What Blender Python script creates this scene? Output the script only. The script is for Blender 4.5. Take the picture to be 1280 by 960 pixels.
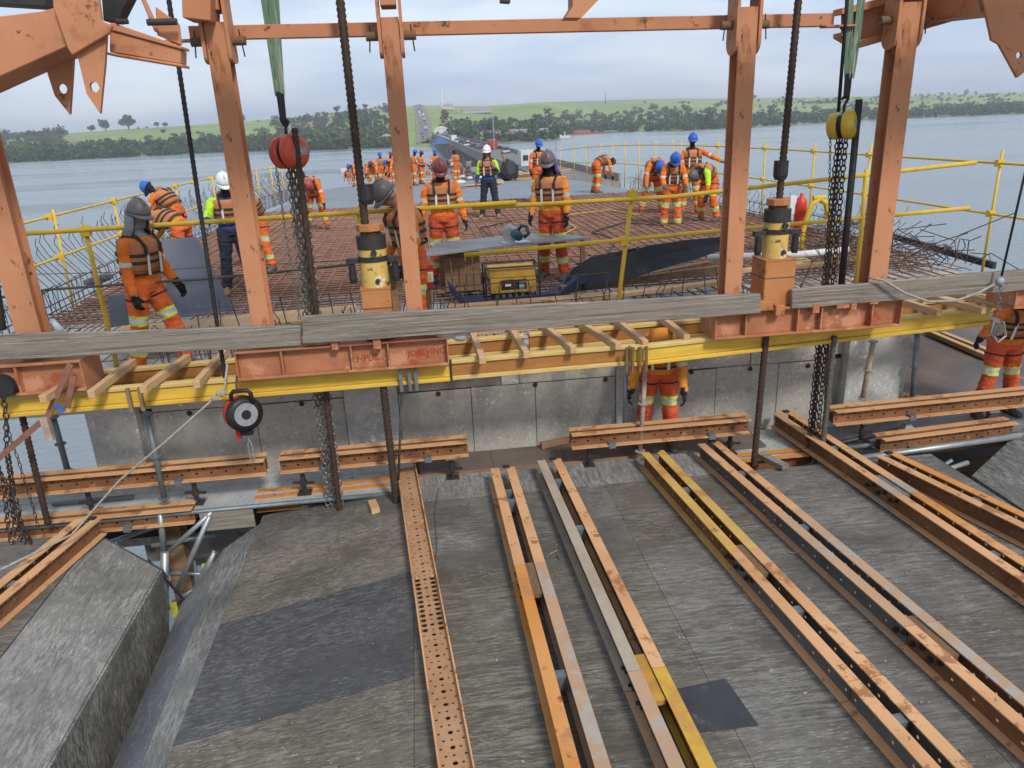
import bpy, bmesh, math, random
import numpy as np
from mathutils import Vector, Matrix, noise
random.seed(11); rng = np.random.default_rng(11)
R = math.radians
scene = bpy.context.scene
for o in list(bpy.data.objects): bpy.data.objects.remove(o)
COL = scene.collection

# ------------------------------------------------------------ camera
FPX, PITCH, ROLL, YAW, HC = 930.0, R(19.4), R(2.5), R(6.2), 2.25
fw = Vector((math.sin(YAW)*math.cos(PITCH), math.cos(YAW)*math.cos(PITCH), -math.sin(PITCH)))
rt0 = Vector((math.cos(YAW), -math.sin(YAW), 0)); up0 = rt0.cross(fw)
rt = rt0*math.cos(ROLL) - up0*math.sin(ROLL); up = rt0*math.sin(ROLL) + up0*math.cos(ROLL)
CAM = Vector((0, 0, HC))
cd = bpy.data.cameras.new('camera'); cam = bpy.data.objects.new('camera', cd); COL.objects.link(cam)
m = Matrix((( rt.x, up.x, -fw.x, 0), (rt.y, up.y, -fw.y, 0), (rt.z, up.z, -fw.z, HC), (0, 0, 0, 1)))
cam.matrix_world = m
cd.sensor_width = 36; cd.lens = FPX/1280*36; cd.clip_start = .05; cd.clip_end = 20000
scene.camera = cam

# ------------------------------------------------------------ sky, sun, exposure
SUN_EL, SUN_AZ = R(42), R(158)          # azimuth measured clockwise from +Y
world = bpy.data.worlds.new('World'); scene.world = world; world.use_nodes = True
nt = world.node_tree; nt.nodes.clear()
wo = nt.nodes.new('ShaderNodeOutputWorld'); bg = nt.nodes.new('ShaderNodeBackground'); bg.inputs[1].default_value = .1
sky = nt.nodes.new('ShaderNodeTexSky'); sky.sky_type = 'NISHITA'; sky.sun_disc = False
sky.sun_elevation = SUN_EL; sky.sun_rotation = SUN_AZ; sky.air_density = 1.2; sky.dust_density = 2.5
tc = nt.nodes.new('ShaderNodeTexCoord'); mp = nt.nodes.new('ShaderNodeMapping'); mp.inputs['Scale'].default_value = (1.5, 1.5, 8.0)
n1 = nt.nodes.new('ShaderNodeTexNoise'); n1.inputs['Scale'].default_value = 1.7; n1.inputs['Detail'].default_value = 8; n1.inputs['Roughness'].default_value = .55
cr = nt.nodes.new('ShaderNodeValToRGB')
cr.color_ramp.elements[0].position = .36; cr.color_ramp.elements[0].color = (2.7, 3.4, 4.7, 1)
cr.color_ramp.elements[1].position = .66; cr.color_ramp.elements[1].color = (4.8, 5.25, 5.9, 1)
mx = nt.nodes.new('ShaderNodeMix'); mx.data_type = 'RGBA'; mx.inputs[0].default_value = .85
nt.links.new(tc.outputs['Generated'], mp.inputs[0]); nt.links.new(mp.outputs[0], n1.inputs['Vector'])
nt.links.new(n1.outputs[0], cr.inputs[0]); nt.links.new(sky.outputs[0], mx.inputs[6]); nt.links.new(cr.outputs[0], mx.inputs[7])
nt.links.new(mx.outputs[2], bg.inputs[0]); nt.links.new(bg.outputs[0], wo.inputs[0])
sd = bpy.data.lights.new('sun', 'SUN'); sd.energy = 1.5; sd.angle = R(10); sd.color = (1, .96, .9)
sun = bpy.data.objects.new('sun', sd); COL.objects.link(sun)
sv = Vector((math.sin(SUN_AZ)*math.cos(SUN_EL), math.cos(SUN_AZ)*math.cos(SUN_EL), math.sin(SUN_EL)))
sun.rotation_euler = sv.to_track_quat('Z', 'Y').to_euler(); sun.location = (0, -5, 30)
vs = scene.view_settings; vs.view_transform = 'Standard'; vs.look = 'None'; vs.gamma = 1; vs.use_curve_mapping = False; vs.exposure = .97

# ------------------------------------------------------------ pixel rays (measured on the 1280x960 photograph)
def ray(px, py): return fw + rt*((px-640)/FPX) + up*((480-py)/FPX)
def atY(px, py, Y):
    d = ray(px, py); return CAM + d*(Y/d.y)
def atZ(px, py, Z):
    d = ray(px, py); return CAM + d*((Z-HC)/d.z)
def atX(px, py, X):
    d = ray(px, py); return CAM + d*(X/d.x)
def zdeck(Y): return -.001*max(0, Y-15)**2 if Y < 60 else -2.025-.09*(Y-60)

# ------------------------------------------------------------ materials
MATS = {}
def M(name, c1, c2=None, scale=6, rough=.75, metal=0, bump=.0, bscale=40, stretch=(1, 1, 1), wear=None, detail=6, spec=.3, lo=.35, hi=.65, c3=None, s3=1.2):
    if name in MATS: return MATS[name]
    mt = bpy.data.materials.new(name); mt.use_nodes = True; t = mt.node_tree; b = t.nodes['Principled BSDF']
    b.inputs['Roughness'].default_value = rough; b.inputs['Metallic'].default_value = metal
    b.inputs['Specular IOR Level'].default_value = spec
    L = t.links.new; N = t.nodes.new
    co = N('ShaderNodeTexCoord'); ma = N('ShaderNodeMapping'); ma.inputs['Scale'].default_value = stretch
    L(co.outputs['Object'], ma.inputs[0])
    def ns(sc, de=detail, ro=.6):
        n = N('ShaderNodeTexNoise'); n.inputs['Scale'].default_value = sc; n.inputs['Detail'].default_value = de; n.inputs['Roughness'].default_value = ro
        L(ma.outputs[0], n.inputs['Vector']); return n.outputs[0]
    def mr(src, a, z):
        r = N('ShaderNodeMapRange'); r.inputs[1].default_value = a; r.inputs[2].default_value = z; L(src, r.inputs[0]); return r.outputs[0]
    def mixc(f, a, c):
        x = N('ShaderNodeMix'); x.data_type = 'RGBA'; L(f, x.inputs[0])
        if isinstance(a, tuple): x.inputs[6].default_value = (*a, 1)
        else: L(a, x.inputs[6])
        x.inputs[7].default_value = (*c, 1); return x.outputs[2]
    col = c1
    if c2: col = mixc(mr(ns(scale), lo, hi), c1, c2)
    if c3: col = mixc(mr(ns(s3, 3), .42, .62), col if not isinstance(col, tuple) else col, c3)
    if wear:
        for (wc, th, sc) in wear: col = mixc(mr(ns(sc, 9, .68), th, th+.05), col, wc)
    if isinstance(col, tuple): b.inputs['Base Color'].default_value = (*col, 1)
    else: L(col, b.inputs['Base Color'])
    if bump:
        bp = N('ShaderNodeBump'); bp.inputs['Strength'].default_value = bump; bp.inputs['Distance'].default_value = .01
        L(ns(bscale), bp.inputs['Height']); L(bp.outputs[0], b.inputs['Normal'])
    MATS[name] = mt; return mt
RUST = (.10, .035, .015)
m_orange = M('orange_paint', (.49, .215, .105), (.43, .18, .082), 3, .62, bump=.2, bscale=30, stretch=(1.6, 1.6, .55), wear=[((.36, .14, .06), .565, 4), ((.16, .06, .03), .60, 7), ((.07, .03, .02), .625, 16)], c3=(.53, .25, .13), s3=.9)
m_orange2 = M('orange_paint_shop', (.50, .22, .108), (.44, .185, .088), 2.5, .6, bump=.1, wear=[((.37, .145, .065), .57, 3), ((.16, .06, .03), .61, 8), (RUST, .635, 16)])
m_brown = M('red_oxide_steel', (.41, .175, .085), (.32, .12, .055), 4, .72, bump=.25, bscale=50, wear=[((.47, .225, .125), .57, 3), ((.13, .045, .022), .63, 12), ((.30, .07, .03), .62, 2.2)])
m_yellow = M('yellow_lacquer', (.66, .44, .06), (.56, .34, .045), 3, .5, bump=.1, stretch=(1, 6, 6), wear=[((.34, .17, .05), .64, 5)])
m_yedge = M('pale_yellow_timber', (.60, .46, .19), (.52, .34, .10), 5, .7, bump=.15, stretch=(1, 8, 8), wear=[((.36, .22, .09), .66, 8)])
m_amber = M('amber_timber_web', (.38, .17, .04), (.30, .13, .035), 4, .65, bump=.15, stretch=(1, 5, 5), wear=[((.20, .09, .03), .62, 6)])
m_tube = M('yellow_tube', (.68, .46, .045), (.58, .36, .03), 8, .5, wear=[((.30, .16, .04), .67, 14)])
m_grey_wood = M('weathered_board', (.285, .25, .205), (.185, .158, .128), 2.2, .9, bump=.8, bscale=14, stretch=(.6, 9, 26), wear=[((.36, .325, .275), .56, 3), ((.10, .08, .06), .60, 2.2), ((.05, .04, .032), .63, 4)], lo=.38, hi=.6)
m_new_wood = M('sawn_pine', (.55, .36, .19), (.45, .27, .13), 3, .8, bump=.3, bscale=18, stretch=(12, 1, 12), wear=[((.33, .20, .10), .64, 4)])
m_old_wood = M('brown_board', (.28, .17, .095), (.19, .11, .06), 3, .85, bump=.35, stretch=(1, 9, 9))
m_conc = M('cast_concrete', (.285, .275, .245), (.18, .174, .155), 2.6, .9, bump=.5, bscale=25, detail=12, c3=(.32, .305, .27), s3=.9, wear=[((.09, .088, .08), .62, 13), ((.37, .36, .325), .62, 5), ((.13, .125, .11), .60, 2.2)])
m_concp = M('smooth_concrete', (.33, .33, .31), (.25, .25, .235), 3, .85, bump=.2, bscale=30, wear=[((.19, .19, .18), .67, 8)])
m_concr = M('reddish_concrete', (.23, .195, .17), (.155, .13, .115), 4, .9, bump=.35, bscale=25, wear=[((.10, .09, .08), .66, 14)])
m_deckfloor = M('deck_form_floor', (.50, .50, .47), (.38, .36, .33), 2, .9, bump=.2, wear=[((.26, .2, .16), .62, 3)])
m_rebar = M('rusty_rebar', (.30, .165, .115), (.20, .108, .074), 5, .85, bump=.3, bscale=90, wear=[((.34, .16, .09), .62, 8)])
m_rebard = M('dark_rebar', (.10, .07, .055), (.06, .045, .038), 5, .8)
m_rod = M('threaded_rod_steel', (.085, .05, .035), (.04, .03, .025), 30, .6, .3, wear=[((.16, .07, .035), .6, 20)])
m_rodblack = M('black_rod_steel', (.028, .028, .03), (.05, .045, .042), 25, .5, .4)
m_rodgrey = M('grey_rod_steel', (.16, .145, .125), (.09, .075, .06), 30, .6, .4)
m_chain = M('dark_chain_steel', (.045, .04, .037), (.09, .06, .045), 30, .5, .6)
m_chaing = M('galvanised_chain', (.36, .345, .31), (.16, .14, .12), 20, .45, .7)
m_black = M('black_rubber', (.018, .018, .019), (.03, .03, .03), 12, .6)
m_blackm = M('black_painted_steel', (.03, .03, .032), (.055, .045, .04), 15, .5, .2)
m_galv = M('galvanised_tube', (.36, .39, .40), (.26, .285, .29), 7, .45, .55, wear=[((.19, .17, .15), .66, 9)])
m_galvd = M('grey_blue_scaffold', (.20, .235, .25), (.14, .16, .17), 6, .5, .4)
m_propw = M('weathered_prop', (.40, .33, .27), (.27, .20, .15), 10, .75, wear=[(RUST, .63, 14)])
m_jackY = M('jack_yellow', (.62, .43, .12), (.52, .34, .08), 6, .6, bump=.2, wear=[((.66, .60, .44), .56, 5), ((.07, .05, .03), .575, 12)])
m_stool = M('jack_stool_orange', (.46, .195, .07), (.38, .15, .05), 4, .65, bump=.1, wear=[((.30, .12, .045), .57, 5), ((.12, .05, .02), .61, 10)])
m_water = None
def ply(name, c1, c2, pale, amt=.5, dk=1.0, streak=(.7, 6.0, 6.0), rough=.55, sc=1.6):
    """film faced plywood: large tone drift, fine grain streaks, cement smears, specks"""
    mt = bpy.data.materials.new(name); mt.use_nodes = True; t = mt.node_tree; b = t.nodes['Principled BSDF']; N = t.nodes.new; L = t.links.new
    b.inputs['Roughness'].default_value = rough; b.inputs['Specular IOR Level'].default_value = .4
    co = N('ShaderNodeTexCoord')
    def ns(scale, st, de=8, ro=.65, dist=0):
        ma = N('ShaderNodeMapping'); ma.inputs['Scale'].default_value = st; L(co.outputs['Object'], ma.inputs[0])
        n = N('ShaderNodeTexNoise'); n.inputs['Scale'].default_value = scale; n.inputs['Detail'].default_value = de; n.inputs['Roughness'].default_value = ro; n.inputs['Distortion'].default_value = dist
        L(ma.outputs[0], n.inputs['Vector']); return n.outputs[0]
    def mr(src, a, z, lo=0, hi=1):
        r = N('ShaderNodeMapRange'); r.inputs[1].default_value = a; r.inputs[2].default_value = z; r.inputs[3].default_value = lo; r.inputs[4].default_value = hi; L(src, r.inputs[0]); return r.outputs[0]
    def mix(f, a, c):
        x = N('ShaderNodeMix'); x.data_type = 'RGBA'; L(f, x.inputs[0])
        if isinstance(a, tuple): x.inputs[6].default_value = (*a, 1)
        else: L(a, x.inputs[6])
        x.inputs[7].default_value = (*c, 1); return x.outputs[2]
    def mul(a, c):
        x = N('ShaderNodeMath'); x.operation = 'MULTIPLY'; L(a, x.inputs[0]); L(c, x.inputs[1]); return x.outputs[0]
    col = mix(mr(ns(1.3, (1, 1, 1), 4), .35, .65), c1, c2)
    fine = ns(5.0*sc, streak, 12, .75); wide = ns(1.1, (1, 1.6, 1.6), 6, .6)
    smear = mul(mr(fine, amt-.03, amt+.075), mr(wide, .40, .57, .10, 1))
    col = mix(smear, col, pale)
    fine2 = ns(11.0*sc, streak, 10, .8)
    col = mix(mul(mr(fine2, .53, .60), mr(ns(2.1, (1, 1, 1), 5), .45, .57)), col, tuple(v*1.55 for v in pale))
    col = mix(mul(mr(ns(.9, (1, 1, 1), 7, .7), .44, .56, .10*dk, .85*dk), mr(ns(3.3*sc, streak, 9, .75), .44, .60)), col, tuple(v*.58 for v in c2))
    col = mix(mr(ns(7.0*sc, streak, 10, .8), .545, .61, 0, .8*dk), col, tuple(v*.38 for v in c2))
    col = mix(mr(ns(26, (1, 1, 1), 2), .735, .76, 0, .8), col, tuple(min(v*2.3, .6) for v in pale))
    L(col, b.inputs['Base Color'])
    bp = N('ShaderNodeBump'); bp.inputs['Strength'].default_value = .35; bp.inputs['Distance'].default_value = .006; L(fine, bp.inputs['Height']); L(bp.outputs[0], b.inputs['Normal'])
    L(mr(fine, .4, .65, rough-.1, rough+.25), b.inputs['Roughness'])
    return mt
PLY = [ply('plywood_brown', (.122, .106, .084), (.080, .070, .056), (.205, .190, .158), .49, .75),
       ply('plywood_grey', (.130, .121, .105), (.086, .081, .071), (.220, .210, .185), .485, .75),
       ply('plywood_blue', (.076, .075, .075), (.052, .052, .053), (.135, .134, .130), .515, .75),
       ply('plywood_tan', (.135, .117, .092), (.090, .078, .062), (.222, .204, .168), .49, .75)]
CONC = ply('cast_concrete_wall', (.40, .375, .325), (.315, .295, .255), (.40, .38, .335), .50, .45, streak=(1.3, 1.3, 1.3), rough=.85)
CONCP = ply('smooth_concrete_wall', (.41, .40, .365), (.35, .34, .31), (.46, .45, .415), .50, .3, streak=(1, 1, 1), rough=.8)
PLYP = ply('plywood_pale', (.185, .182, .168), (.13, .128, .118), (.28, .275, .253), .47, .6, streak=(5, .9, 5), sc=1.5)
PLYS = ply('plywood_edge_scraped', (.155, .153, .142), (.105, .104, .097), (.27, .265, .245), .47, streak=(9, 1, 9), rough=.7)
PLYV = ply('plywood_stained', (.125, .118, .102), (.088, .083, .071), (.30, .29, .255), .47, .8, streak=(4, 4, 1.0), rough=.7, sc=2.2)
PLYB = ply('plywood_blue_smooth', (.165, .170, .188), (.135, .140, .158), (.27, .275, .285), .56, .4, streak=(3, 1, 3), rough=.5, sc=2.2)

# ------------------------------------------------------------ mesh builder
class MB:
    def __init__(s): s.v = []; s.f = []; s.mi = []
    def add(s, vs_, fs, mi=0):
        n = len(s.v); s.v += [tuple(v) for v in vs_]; s.f += [tuple(i+n for i in f) for f in fs]; s.mi += [mi]*len(fs); return s
    def box(s, lo, hi, mi=0):
        x0, y0, z0 = lo; x1, y1, z1 = hi
        return s.add([(x0,y0,z0),(x1,y0,z0),(x1,y1,z0),(x0,y1,z0),(x0,y0,z1),(x1,y0,z1),(x1,y1,z1),(x0,y1,z1)],
                     [(0,3,2,1),(4,5,6,7),(0,1,5,4),(1,2,6,5),(2,3,7,6),(3,0,4,7)], mi)
    def obox(s, c, u, v, w, mi=0):          # centre and three half vectors
        c, u, v, w = map(Vector, (c, u, v, w))
        p = [c-u-v-w, c+u-v-w, c+u+v-w, c-u+v-w, c-u-v+w, c+u-v+w, c+u+v+w, c-u+v+w]
        return s.add(p, [(0,3,2,1),(4,5,6,7),(0,1,5,4),(1,2,6,5),(2,3,7,6),(3,0,4,7)], mi)
    def bar(s, a, b, w, h, upv=(0, 0, 1), mi=0):
        a, b = Vector(a), Vector(b); d = (b-a); l = d.length; d.normalize()
        side = d.cross(Vector(upv))
        if side.length < 1e-4: side = d.cross(Vector((1, 0, 0)))
        side.normalize(); uu = side.cross(d)
        return s.obox((a+b)/2, d*l/2, side*w/2, uu*h/2, mi)
    def tube(s, pts, r, n=8, mi=0, cap=True):
        pts = [Vector(p) for p in pts]; k = len(pts)
        rr = r if isinstance(r, (list, tuple)) else [r]*k
        ref = None; rings = []
        for i, p in enumerate(pts):
            d = (pts[min(i+1, k-1)]-pts[max(i-1, 0)])
            if d.length < 1e-9: d = Vector((0, 0, 1))
            d.normalize()
            if ref is None: ref = d.cross(Vector((0, 0, 1))) if abs(d.z) < .9 else d.cross(Vector((1, 0, 0)))
            a = (ref - d*ref.dot(d)).normalized(); b = d.cross(a); ref = a
            rings += [p + (a*math.cos(2*math.pi*j/n)+b*math.sin(2*math.pi*j/n))*rr[i] for j in range(n)]
        fs = [(i*n+j, i*n+(j+1) % n, (i+1)*n+(j+1) % n, (i+1)*n+j) for i in range(k-1) for j in range(n)]
        if cap: fs += [tuple(reversed(range(n))), tuple(range((k-1)*n, k*n))]
        return s.add(rings, fs, mi)
    def lathe(s, base, axis, prof, n=16, mi=0):   # prof: (height, radius)
        base, axis = Vector(base), Vector(axis).normalized()
        a = axis.cross(Vector((1, 0, 0)) if abs(axis.x) < .9 else Vector((0, 1, 0))).normalized(); b = axis.cross(a)
        vs_ = [base+axis*h+(a*math.cos(2*math.pi*j/n)+b*math.sin(2*math.pi*j/n))*r for h, r in prof for j in range(n)]
        k = len(prof)
        fs = [(i*n+j, i*n+(j+1) % n, (i+1)*n+(j+1) % n, (i+1)*n+j) for i in range(k-1) for j in range(n)]
        fs += [tuple(reversed(range(n))), tuple(range((k-1)*n, k*n))]
        return s.add(vs_, fs, mi)
    def prism(s, poly, off, mi=0):            # polygon of points, extruded by the vector off
        p = [Vector(q) for q in poly]; n = len(p); off = Vector(off)
        fs = [tuple(range(n)), tuple(reversed(range(n, 2*n)))]+[(i, i+n, (i+1) % n+n, (i+1) % n) for i in range(n)]
        return s.add(p+[q+off for q in p], fs, mi)
    def ring(s, rings, closed=True, mi=0, cap=True):   # loft
        n = len(rings[0]); k = len(rings)
        fs = [(i*n+j, i*n+(j+1) % n, (i+1)*n+(j+1) % n, (i+1)*n+j) for i in range(k-1) for j in range(n if closed else n-1)]
        if cap and closed: fs += [tuple(reversed(range(n))), tuple(range((k-1)*n, k*n))]
        return s.add([p for r_ in rings for p in r_], fs, mi)
    def ico(s, c, r, sub=2, mi=0):
        bm = bmesh.new(); bmesh.ops.create_icosphere(bm, subdivisions=sub, radius=1)
        rv = r if isinstance(r, (tuple, list)) else (r, r, r)
        s.add([(c[0]+v.co.x*rv[0], c[1]+v.co.y*rv[1], c[2]+v.co.z*rv[2]) for v in bm.verts], [tuple(v.index for v in f.verts) for f in bm.faces], mi)
        bm.free(); return s
    def plate(s, org, u, v, L, H, holes, th, nrm, mi=0):
        """rectangular plate with real round holes: a row of cells along u; holes = (cell centre, height, radius, half cell)"""
        org, u, v, nrm = Vector(org), Vector(u), Vector(v), Vector(nrm)
        holes = sorted(holes); edges = [0.0]
        cells = []
        for i in range(len(holes)):
            a = edges[-1]; b = L if i == len(holes)-1 else (holes[i][0]+holes[i+1][0])/2
            cells.append((a, b, holes[i])); edges.append(b)
        oct_ = [(math.cos(math.pi/4*j+math.pi/8*0), math.sin(math.pi/4*j)) for j in range(8)]
        for a, b, hs in cells:
            hx, hy, r = hs[:3]
            o8 = [(b, hy), (b, H), (hx, H), (a, H), (a, hy), (a, 0), (hx, 0), (b, 0)]
            P = [org+u*x+v*y for x, y in o8]+[org+u*(hx+c*r)+v*(hy+d*r) for c, d in oct_]
            Q = [p+nrm*th for p in P]
            fs = [(i, (i+1) % 8, 8+(i+1) % 8, 8+i) for i in range(8)]
            fb = [(16+i, 24+i, 24+(i+1) % 8, 16+(i+1) % 8) for i in range(8)]
            rim = [(8+i, 8+(i+1) % 8, 24+(i+1) % 8, 24+i) for i in range(8)]
            ed = [(1, 2, 18, 17), (2, 3, 19, 18), (5, 6, 22, 21), (6, 7, 23, 22)]
            s.add(P+Q, fs+fb+rim+ed, mi)
        return s
    def build(s, name, mats, parent=None, smooth=False, origin=None):
        if not isinstance(mats, (list, tuple)): mats = [mats]
        if parent is not None: origin = WLOC[parent.name]
        elif origin is None:
            a = np.array(s.v); lo, hi = a.min(0), a.max(0); origin = Vector(((lo[0]+hi[0])/2, (lo[1]+hi[1])/2, lo[2]))
        me = bpy.data.meshes.new(name); ox, oy, oz = origin
        me.from_pydata([(x-ox, y-oy, z-oz) for x, y, z in s.v], [], s.f)
        for mt in mats: me.materials.append(mt)
        if len(mats) > 1: me.polygons.foreach_set('material_index', s.mi)
        if smooth: me.polygons.foreach_set('use_smooth', [True]*len(me.polygons))
        o = bpy.data.objects.new(name, me); COL.objects.link(o)
        if parent is not None: o.parent = parent
        else: o.location = origin
        WLOC[o.name] = Vector(origin)
        return o
WLOC = {}
def thing(name, label, cat, loc, group=None, rz=0):
    o = bpy.data.objects.new(name, None); COL.objects.link(o); o.location = loc; o.rotation_euler = (0, 0, rz); o.empty_display_size = .2
    WLOC[o.name] = Vector(loc) if rz == 0 else Vector((0, 0, 0))
    return tag(o, label, cat, group)
def tag(o, label=None, cat=None, group=None, kind=None):
    if label: o['label'] = label
    if cat: o['category'] = cat
    if group: o['group'] = group
    if kind: o['kind'] = kind
    return o
def bevel(o, w=.006, seg=1):
    b = o.modifiers.new('bevel', 'BEVEL'); b.width = w; b.segments = seg; b.limit_method = 'ANGLE'; b.angle_limit = R(40); return o
# ============================================================ SETTING: lake, shore, woods
WZ = -14.0
def water_mat():
    mt = bpy.data.materials.new('lake_water'); mt.use_nodes = True; t = mt.node_tree; b = t.nodes['Principled BSDF']
    b.inputs['Base Color'].default_value = (.21, .24, .245, 1); b.inputs['Roughness'].default_value = .12; b.inputs['IOR'].default_value = 1.33
    co = t.nodes.new('ShaderNodeTexCoord'); ma = t.nodes.new('ShaderNodeMapping'); ma.inputs['Scale'].default_value = (.55, 1.0, 1); ma.inputs['Rotation'].default_value = (0, 0, R(20))
    t.links.new(co.outputs['Object'], ma.inputs[0])
    a = t.nodes.new('ShaderNodeTexNoise'); a.inputs['Scale'].default_value = .9; a.inputs['Detail'].default_value = 6; a.inputs['Roughness'].default_value = .6
    c = t.nodes.new('ShaderNodeTexNoise'); c.inputs['Scale'].default_value = .02; c.inputs['Detail'].default_value = 3
    mm = t.nodes.new('ShaderNodeMath'); mm.operation = 'MULTIPLY_ADD'; mm.inputs[1].default_value = .4
    for n in (a, c): t.links.new(ma.outputs[0], n.inputs['Vector'])
    t.links.new(c.outputs[0], mm.inputs[0]); t.links.new(a.outputs[0], mm.inputs[2])
    bp = t.nodes.new('ShaderNodeBump'); bp.inputs['Strength'].default_value = .55; bp.inputs['Distance'].default_value = .5
    t.links.new(mm.outputs[0], bp.inputs['Height']); t.links.new(bp.outputs[0], b.inputs['Normal'])
    rm = t.nodes.new('ShaderNodeMapRange'); rm.inputs[1].default_value = .35; rm.inputs[2].default_value = .65; rm.inputs[3].default_value = .08; rm.inputs[4].default_value = .30
    c2 = t.nodes.new('ShaderNodeTexNoise'); c2.inputs['Scale'].default_value = .012; c2.inputs['Detail'].default_value = 5; m2 = t.nodes.new('ShaderNodeMapping'); m2.inputs['Scale'].default_value = (.3, 2.2, 1); t.links.new(co.outputs['Object'], m2.inputs[0]); t.links.new(m2.outputs[0], c2.inputs['Vector'])
    t.links.new(c2.outputs[0], rm.inputs[0]); t.links.new(rm.outputs[0], b.inputs['Roughness'])
    return mt
MBW = MB(); MBW.add([(-4800, -2000, WZ), (4800, -2000, WZ), (4800, 4800, WZ), (-4800, 4800, WZ)], [(0, 1, 2, 3)])
tag(MBW.build('lake_water', water_mat(), origin=(0, 0, WZ)), kind='structure')

SH = [(-260, 214), (0, 204), (100, 199), (200, 194), (300, 189), (420, 187), (500, 184), (560, 183), (600, 179), (680, 176), (730, 166), (860, 163), (950, 158), (1050, 152), (1150, 147), (1280, 142), (1540, 131)]
RG = [(-260, 178), (0, 171), (100, 165), (240, 157), (330, 150), (420, 141), (480, 135), (525, 132), (600, 132), (700, 127), (800, 124), (900, 123), (1000, 122), (1100, 120), (1200, 118), (1280, 116), (1540, 107)]
RM = [(-260, 1.7), (300, 1.8), (525, 2.0), (700, 2.3), (1000, 2.2), (1540, 2.1)]
ip = lambda T, x: float(np.interp(x, [a for a, _ in T], [b for _, b in T]))
def terrain(x, t):
    """point of the far bank: x = bearing (as a picture column), t = 0 at the shore, 1 on the ridge"""
    s = atZ(x, ip(SH, x), WZ); rs = math.hypot(s.x, s.y); rr = rs*ip(RM, x)
    d = ray(x, ip(RG, x)); rg = CAM+d*(rr/math.hypot(d.x, d.y))
    r = rs+(rr-rs)*t; az = math.atan2(s.x, s.y)
    if t <= 1: z = WZ+(rg.z-WZ)*(t**.85)
    else: z = rg.z-(r-rr)*.03
    p = Vector((r*math.sin(az), r*math.cos(az), z))
    if t > .02: p.z += (noise.noise(p*.006)*5+noise.noise(p*.02)*2)*min(1, t*2)*(1 if t < .85 else .35)
    return p
xs = np.arange(-260, 1545, 12); ts = [-.04, 0, .03, .08, .14, .2, .28, .36, .45, .55, .65, .75, .85, .93, 1, 1.1, 1.4]
b = MB(); V = []
for x in xs:
    for t in ts:
        p = terrain(x, max(t, 0));
        if t < 0: p.z -= 2; p.x *= .985; p.y *= .985
        V.append(p)
n = len(ts); b.add(V, [(i*n+j, (i+1)*n+j, (i+1)*n+j+1, i*n+j+1) for i in range(len(xs)-1) for j in range(n-1)])
def grass_mat():
    mt = M('bank_grass', (.215, .285, .065), (.155, .215, .052), .012, .95, stretch=(1, 1, 1), c3=(.27, .31, .10), s3=.004, wear=[((.17, .13, .07), .60, .02), ((.05, .075, .025), .64, .03)])
    return mt
tag(b.build('far_bank', grass_mat(), smooth=True, origin=(0, 0, WZ)), kind='structure')

def leaf_mat(name, c1, c2):
    mt = bpy.data.materials.new(name); mt.use_nodes = True; t = mt.node_tree; bs = t.nodes['Principled BSDF']; bs.inputs['Roughness'].default_value = .9; bs.inputs['Specular IOR Level'].default_value = .1
    g = t.nodes.new('ShaderNodeNewGeometry'); co = t.nodes.new('ShaderNodeTexCoord'); nn = t.nodes.new('ShaderNodeTexNoise'); nn.inputs['Scale'].default_value = .02; nn.inputs['Detail'].default_value = 4
    t.links.new(co.outputs['Object'], nn.inputs['Vector'])
    ad = t.nodes.new('ShaderNodeMath'); ad.operation = 'MULTIPLY_ADD'; ad.inputs[1].default_value = .45
    mr = t.nodes.new('ShaderNodeMapRange'); mr.inputs[1].default_value = .35; mr.inputs[2].default_value = .95
    t.links.new(g.outputs['Random Per Island'], ad.inputs[0]); t.links.new(nn.outputs[0], ad.inputs[2]); t.links.new(ad.outputs[0], mr.inputs[0])
    x = t.nodes.new('ShaderNodeMix'); x.data_type = 'RGBA'; x.inputs[6].default_value = (*c1, 1); x.inputs[7].default_value = (*c2, 1)
    t.links.new(mr.outputs[0], x.inputs[0]); t.links.new(x.outputs[2], bs.inputs['Base Color']); return mt
m_leafg = leaf_mat('foliage_green', (.022, .038, .013), (.080, .110, .034))
m_leafb = leaf_mat('foliage_dry', (.055, .050, .032), (.115, .105, .060))
m_leafd = leaf_mat('foliage_dark', (.016, .027, .011), (.050, .072, .027))
m_bark = M('bark', (.09, .065, .045), (.06, .045, .03), 5, .95)
def crown(bases, sizes, per=26, seed=3, flat=.75):
    """leaf quads scattered through crowns"""
    g = np.random.default_rng(seed); bases = np.array(bases); sizes = np.array(sizes); n = len(bases)
    cl = g.normal(size=(n, 4, 3)); cl /= np.linalg.norm(cl, axis=2, keepdims=True); cl *= .5*g.random((n, 4, 1))+.15
    d = g.normal(size=(n, 4, per, 3)); d /= np.linalg.norm(d, axis=3, keepdims=True); d *= .55*(g.random((n, 4, per, 1))**.4)
    c = (cl[:, :, None, :]+d).reshape(n, 4*per, 3); c[:, :, 2] = c[:, :, 2]*flat
    c = c*sizes[:, None, None]*.62; c[:, :, 2] += sizes[:, None]*.55
    c += bases[:, None, :]
    a = g.normal(size=c.shape); bq = g.normal(size=c.shape); a /= np.linalg.norm(a, axis=2, keepdims=True); bq -= a*(a*bq).sum(2, keepdims=True); bq /= np.linalg.norm(bq, axis=2, keepdims=True)
    s = (sizes[:, None, None]*.095*(.6+.8*g.random((n, 4*per, 1))))
    V = np.stack([c-a*s, c-bq*s, c+a*s, c+bq*s], 2).reshape(-1, 3); k = len(V)//4
    return V, k
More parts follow.
